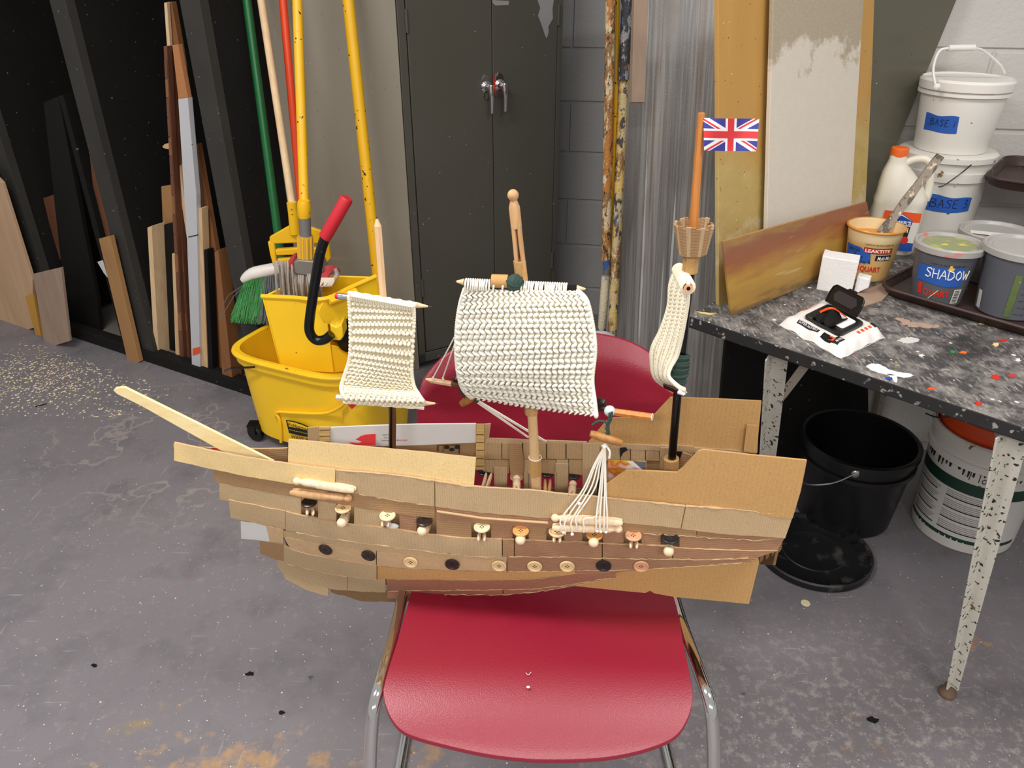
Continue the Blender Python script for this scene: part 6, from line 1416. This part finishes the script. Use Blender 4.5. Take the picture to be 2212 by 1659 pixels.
# right grey cup and the one behind it
c = (1.078, 1.548); rc, rf = cup('quart_cup', 'grey measuring quart cup with green paint streak at the right end of the tray', c, TZ+.006, .060, .0745, .142, plain('grey_cup_b', L(98,100,108), .35, var=.1, vs_=16, speck=[(L(110,104,140), 9, .6, .7)]), 'clear_lid')
mb = MB(); f = wrapper(V((c[0],c[1],0)), rf, TZ+.012, -.02, .001); wrap_patch(mb, f, lambda t: (t*.013, .002, .098)); build('green_streak', mb, plain('moss', L(96,112,66), .5, var=.3, vs_=60, speck=[(L(206,206,190), 60, .68, .72)]), rc)
for k in range(6):
    mb = MB(); f = wrapper(V((c[0],c[1],0)), rf, TZ+.022 + k*.0155, .26, .001); wrap_patch(mb, f, lambda t: (t*.010, 0, .0008), 4); build('measure_mark', mb, MT['tag_ink'], rc); cup_text(rc, c, rf, TZ+.0205 + k*.0155, .46, str(100 + k*100), .007, .003, 'tag_ink')
mb = MB(); f = wrapper(V((c[0],c[1],0)), rf, TZ+.014, -1.10, .001); wrap_patch(mb, f, lambda t: (t*.013, 0, .040)); build('side_label', mb, MT['label_white'], rc)
c = (1.135, 1.745); bc_, rf = cup('quart_cup', 'lidded grey cup with white strip label behind the SHADOW cup', c, TZ+.006, .056, .0745, .112, plain('grey_cup_c', L(96,92,88), .4, var=.2, vs_=40), 'clear_lid')
mb = MB(); mb.prism([az(x, y, TZ+.1215) for x, y in [(2096,497),(2172,505),(2170,512),(2096,503)]], V((0,0,.0006))); build('lid_label', mb, MT['label_white'], bc_, smooth=0)
# trays
def tray(nm, label, o, t, n, L_, W_, z, h, mat):
    o = V(o); th = thing(nm, label, 'tray', (o.x, o.y, z))
    def P(a, b, zz): return V((o.x, o.y, 0)) + t*a + n*b + V((0,0,zz))
    def rr(m, zz, k=40):
        out = []
        cx, cy, w2, h2 = L_/2, W_/2, L_/2 - m, W_/2 - m; R_ = .045
        for (sx, sy, a0) in ((1,1,0),(-1,1,math.pi/2),(-1,-1,math.pi),(1,-1,1.5*math.pi)):
            for q in range(7):
                a = a0 + math.pi/2*q/6; out.append(P(cx + sx*(w2-R_) + R_*math.cos(a), cy + sy*(h2-R_) + R_*math.sin(a), zz))
        return out
    mb = MB(); mb.loft([rr(.018,z), rr(.010,z+.004), rr(.002,z+h-.003), rr(0,z+h), rr(.004,z+h+.001), rr(.008,z+h-.003), rr(.016,z+.006), rr(.022,z+.0045)], True, True); build('tray_shell', mb, MT[mat], th, smooth=40)
    mb = MB(); ring = rr(.003, z+h-.001); mb.tube(ring + [ring[0]], .0042, 8, cap=False); build('tray_rim', mb, MT[mat], th)
    return th
tt, tn = V((.66,-.751,0)), V((.751,.66,0)); tray('serving_tray', 'dark brown paint-worn tray holding the grey paint cups', (.833, 1.655, 0), tt, tn, .50, .33, TZ+.0005, .022, 'tray_brown')
tray('serving_tray', 'dark brown tray raised above the others at the right edge', (1.175, 1.93, 0), V((.78,-.62,0)), V((.62,.78,0)), .45, .32, .955, .026, 'tray_brown')
cc2, _ = cup('quart_cup', 'grey quart cup under the raised tray at the right edge', (1.40, 1.86), TZ, .06, .075, .170, greyp, None)
# grey slat, foam blocks
mb = MB(); mb.prism([az(x, y, TZ+.0005) for x, y in [(1838,642),(1966,590),(1904,652),(1857,667)]], V((0,0,.004))); tag(build('paint_stick', mb, MT['ply_grey'], smooth=0, bev=.0006), 'flat grey wooden slat lying between foam block and tray', 'slat')
fa, fb = az(1763,626,TZ), az(1837,639,TZ); fn = (fb-fa).cross(Z).normalized(); fn = fn if fn.y > 0 else -fn
mb = MB(); mb.prism([apl(x, y, fa, fn) for x, y in [(1763,626),(1777,552),(1791,556),(1856,566),(1838,639)]], V((.42,.9,0))*.052); tag(build('foam_block', mb, MT['foam_white'], smooth=0, bev=.002), 'tall white foam block standing before the amber cup', 'foam')
fa = az(1846,636,TZ); mb = MB(); mb.prism([apl(x, y, fa, fn) for x, y in [(1843,637),(1852,597),(1880,604),(1876,622)]], fn*.03); tag(build('foam_block', mb, MT['foam_white'], smooth=0, bev=.002), 'small white foam block beside the taller one', 'foam')
# ---- pack of wipes
Lc, Kc, Rc, Fc = az(1682,704,TZ), az(1778,655,TZ), az(1912,730,TZ), az(1816,777,TZ)
wp_ = thing('wipes_pack', 'white soft pack of wipes with open black flip lid near the table edge', 'wipes', (Lc+Rc)/2)
wr_ = random.Random(8)
def wbase(u, v): return Lc.lerp(Fc, u).lerp(Kc.lerp(Rc, u), v)
def wtop(u, v, k=0.0):
    e = min(1, (1-abs(2*u-1))*4.0)*min(1, (1-abs(2*v-1))*4.5); p = wbase(u, v)
    return p + V((0,0,.003 + .020*math.sqrt(max(0,e)) + .0030*math.sin(u*19+v*8)*math.sin(v*15-u*4)*(1 if e < .9 else .2) + k))
mb = MB(); mb.grid(lambda u, v: wtop(u, v), 26, 26); mb.grid(lambda u, v: wbase(1-u, v) + V((0,0,.001)), 26, 26)
build('soft_pack', mb, MT['bag_white'], wp_, smooth=70)
def wrect(u0, u1, v0, v1, zz, r=.25, n=7):
    out = []
    for (cu, cv, a0) in ((u1,v1,0),(u0,v1,90),(u0,v0,180),(u1,v0,270)):
        ru, rv = (u1-u0)*r/2, (v1-v0)*r/2; mu = cu - math.copysign(ru, cu-(u0+u1)/2); mv = cv - math.copysign(rv, cv-(v0+v1)/2)
        for q in range(n):
            a = math.radians(a0 + 90*q/(n-1)); p = wbase(mu + ru*math.cos(a), mv + rv*math.sin(a)); out.append(V((p.x, p.y, TZ+zz)))
    return out
mb = MB(); mb.loft([wrect(.22,.80,.20,.78,.021), wrect(.22,.80,.20,.78,.028), wrect(.24,.78,.22,.76,.029)], True, False); mb.loft([wrect(.24,.78,.22,.76,.029), wrect(.30,.72,.28,.70,.026)], False, True); build('lid_frame', mb, MT['black_plastic'], wp_)
mb = MB(); mb.prism(wrect(.46,.72,.38,.70,.0268), V((0,0,.0012))); build('opening', mb, MT['flag_white'], wp_, smooth=0)
hA, hB = wbase(.20,.78), wbase(.66,.78); hA.z = hB.z = TZ+.030
lidn = (hB-hA).cross(Z).normalized(); lidn = lidn if lidn.y > 0 else -lidn; lu = (Z*.93 + lidn*.36).normalized(); ld = (hB-hA); LW = ld.length; ld.normalize()
def lidp(a, b, o=0.0): return hA + ld*(a*LW) + lu*b + ld.cross(lu)*o
pts_ = [(-.04,0),(1.04,0),(1.05,.02),(1.02,.034),(.94,.040),(.06,.040),(-.02,.034),(-.05,.02)]
mb = MB(); mb.prism([lidp(a, b) for a, b in pts_], ld.cross(lu)*.004); fl = build('flip_lid', mb, MT['black_plastic'], wp_, smooth=0, bev=.001)
sgn = 1 if ld.cross(lu).y < 0 else -1
mb = MB(); mb.tube([lidp(a, b, .0045 if sgn > 0 else -.001) for a, b in pts_ + [pts_[0]]], .0016, 6); mb.beam(lidp(.42,.042), lidp(.66,.042), .004, .006); build('lid_rim', mb, MT['black_plastic'], fl)
mb = MB(); mb.prism([lidp(a, b, .0043 if sgn > 0 else -.0005) for a, b in [(.2,.009),(.8,.009),(.9,.02),(.8,.032),(.2,.032),(.1,.02)]], ld.cross(lu)*(.0004*sgn)); build('lid_window', mb, plain('smoke', L(52,52,56), .25), fl, smooth=0)
mb = MB(); mb.grid(lambda u, v: (lambda p: V((p.x, p.y, TZ + .029 + .016*math.sin(u*math.pi)*math.sin(v*math.pi) + .004*math.sin(u*14))))(wbase(.33 + .30*u, .26 + .36*v)), 12, 12, V((0,0,-.003))); tw = build('wipe_tuft', mb, MT['black_board'], wp_)
for (u0, v0, u1, v1) in ((.36,.36,.56,.56), (.50,.58,.62,.60)):
    mb = MB(); mb.grid(lambda u, v: (lambda p: V((p.x, p.y, TZ + .0315 + .016*math.sin(clamp((lerp(u0,u1,u)-.33)/.30)*math.pi)*math.sin(clamp((lerp(v0,v1,u)-.26)/.36)*math.pi) + .0035)))(wbase(lerp(u0,u1,u) + (v-.5)*.035, lerp(v0,v1,u) - (v-.5)*.03)), 10, 2, V((0,0,-.001))); build('orange_stripe', mb, MT['label_orange'], tw)
# print on the pack
def wtext(tx, u0, v0, du, dv, hu, hv, mat, bold=0.0):
    mb = MB(); put_text(mb, tx, 1.0, lambda a, b: wtop(clamp(u0 + du*a + hu*b), clamp(v0 + dv*a + hv*b), .0012), bold, 0, 1.0); build('pack_print', mb, MT[mat], wp_, smooth=0)
def wband(u0, v0, du, dv, hu, hv, mat, k=.0008): mb = MB(); mb.grid(lambda a, b: wtop(clamp(u0 + du*a + hu*b), clamp(v0 + dv*a + hv*b), k), 10, 3); build('pack_band', mb, MT[mat], wp_, smooth=0)
wband(.22,.07,.34,0,0,.06,'tag_ink'); wtext('SUPER NITRILE', .24, .085, .30, 0, 0, .032, 'flag_white', .01)
wband(.88,.06,0,.16,-.10,0,'tag_ink'); wtext('40 WIPES', .86, .08, .0, .13, -.04, 0, 'flag_white')
wband(.62,.05,.16,.0,.0,.09,'black_board'); wband(.72,.08,.08,.0,.0,.05,'label_orange', .0011)
for k in range(4): wband(.885,.52 + k*.085,0,.045,-.045,0,'label_orange')
wband(.90,.86,.0,.10,-.08,0,'tag_ink'); wtext('WIPES', .12, .35, 0, .3, -.05, 0, 'label_orange')
# ------------------------------------------------------------------ under the table
kb = thing('black_bucket', 'open black plastic bucket under the table', 'bucket', (.995, 1.845, 0))
mb = MB(); mb.lathe([(.128,0),(.132,.004),(.150,.20),(.160,.201),(.160,.214),(.153,.216),(.154,.244),(.163,.246),(.163,.262),(.157,.265),(.150,.262),(.130,.008),(0,.007)], (.995,1.845,0), 52); build('bucket_body', mb, MT['black_plastic'], kb, smooth=30)
mb = MB(); mb.tube(smooth_path([ay(1735,1040,1.74), ay(1750,1047,1.70), ay(1785,1046,1.68), ay(1815,1038,1.68), ay(1846,1023,1.69)], 20), .0022, 6); mb.ball(ay(1848,1024,1.695), .012, .006, .014); build('wire_bail', mb, MT['steel'], kb)
c = (1.318, 1.775); wb = thing('white_bucket', 'white bucket with dark green banded label and drips under the table', 'bucket', (c[0], c[1], 0))
rwb = lambda z: lerp(.132, .148, clamp(z/.34))
mb = MB(); mb.lathe([(.128,0),(.132,.004),(.145,.27),(.151,.271),(.151,.290),(.146,.292),(.148,.33),(.154,.331),(.154,.345),(.150,.350),(.143,.349),(.134,.02),(0,.02)], (c[0],c[1],0), 52); build('bucket_body', mb, MT['white_dirty'], wb, smooth=30)
def wpatch(nm, z, a0, w_, h_, mat, off=.0008): mb = MB(); wrap_patch(mb, wrapper(V((c[0],c[1],0)), rwb, z, a0, off), lambda t: (t*w_, 0, h_)); return build(nm, mb, MT[mat], wb)
wpatch('label_band', .195, -1.3, .34, .036, 'label_green'); wpatch('label_field', .048, -1.3, .34, .146, 'label_white'); wpatch('label_foot', .034, -1.3, .34, .012, 'label_green')
for k in range(22):
    z = .060 + k*.0060
    if k % 6 == 5: continue
    for (a0, w_) in ((-1.15,.085),(-.42,.12)):
        wpatch('label_text_line', z, a0, w_*(1 - .25*((k*7) % 4)/4), .0022 if k % 6 else .0036, 'label_grey' if k % 6 else 'tag_ink', .0014)
mb = MB(); hand_text(mb, 'Floor', .030, wrapper(V((c[0],c[1],0)), rwb, .242, -.12, .0012), .0010); build('handwriting', mb, MT['tag_ink'], wb)
mb = MB(); rd = random.Random(5)
for k in range(26):
    x = -.16 + k*.0125; f = wrapper(V((c[0],c[1],0)), lambda z: rwb(z)+.0015, .262, 0, .001); l_ = rd.uniform(.006,.030); w2 = rd.uniform(.003,.007)
    mb.grid(lambda u, v: f(x + (u-.5)*2*w2*(1 - .6*v), .012 - v*l_), 3, 6)
build('black_drips', mb, MT['tag_ink'], wb)
ob = thing('orange_bucket', 'orange bucket nested inside the white bucket under the table', 'bucket', (c[0], c[1], .06))
mb = MB(); mb.lathe([(.118,.06),(.120,.063),(.136,.35),(.139,.375),(.150,.378),(.150,.40),(.145,.405),(.140,.40),(.120,.08),(0,.08)], (c[0],c[1],0), 48); build('bucket_body', mb, MT['orange_plastic'], ob, smooth=30)
mb = MB(); mb.tube(smooth_path([ay(2000,893,1.72), ay(2030,902,1.64), ay(2080,897,1.62), ay(2120,890,1.62)], 14), .002, 6); build('wire_bail', mb, MT['dark_wire'], ob)
# lid on the floor
lc = (.842, 1.655); lid = thing('bucket_lid', 'round black bucket lid lying dusty on the floor beside the ship stern', 'lid', (lc[0], lc[1], 0))
mb = MB(); mb.lathe([(.150,0),(.155,.002),(.156,.020),(.152,.024),(.146,.022),(.143,.012),(.138,.010),(.085,.009),(.082,.011),(.078,.009),(0,.0095)], (lc[0],lc[1],0), 64); build('lid_disc', mb, MT['black_lid'], lid, smooth=30)
for k in range(24):
    a = 2*math.pi*k/24; m2 = MB(); d_ = V((math.cos(a), math.sin(a), 0)); m2.beam(V((lc[0],lc[1],.012)) + d_*.118, V((lc[0],lc[1],.014)) + d_*.143, .004, .004); build('lid_rib', m2, MT['black_lid'], lid)
# ------------------------------------------------------------------ bits on the floor
mb = MB(); P = az(1740,1303,0); mb.lathe([(0,0),(.0115,0),(.0118,.0008),(.0112,.0014),(0,.0014)], P, 22); tag(build('wood_disc', mb, MT['card_yellow'] if False else MT['button_cream'], loc=P), 'small cream disc lying on the floor below the black lid', 'disc')
def crumb(px, py, s_, lb, nm='paint_flake', mat='black_board', seed=1):
    r_ = random.Random(seed); P = az(px, py, .0008); q = []
    for k in range(9):
        a = 2*math.pi*k/9; q.append(P + V((math.cos(a)*s_*r_.uniform(.5,1.2), math.sin(a)*s_*.6*r_.uniform(.5,1.2), 0)))
    mb = MB(); mb.prism(q, V((0,0,.0025))); tag(build(nm, mb, MT[mat], smooth=0), lb, 'debris')
crumb(1884,1555,.013,'black crumpled flake on the floor right of the chair', seed=2); crumb(541,1456,.011,'black flake on the floor left of the chair seat', seed=3); crumb(204,1438,.008,'small black chip on the floor in the left foreground', seed=4); crumb(608,1540,.008,'small black chip on the floor near the left chair leg', seed=6)
mb = MB(); mb.beam(az(78,878,.002), az(101,872,.002), .003, .003); mb.ball(az(78,878,.002), .003); tag(build('dark_nail', mb, MT['dark_wire']), 'dark nail lying on the floor near the sawdust', 'nail')

for o in list(bpy.data.objects):
    if o.parent is None and 'category' in o:
        b = o.name.split('.')[0]
        g = {'quart_cup': 'quart paint cups on the table', 'foam_block': 'white foam blocks', 'serving_tray': 'brown serving trays', 'ochre_board': 'ochre mottled boards', 'paint_flake': 'dark flakes on the floor'}.get(b)
        if g: o['group'] = g
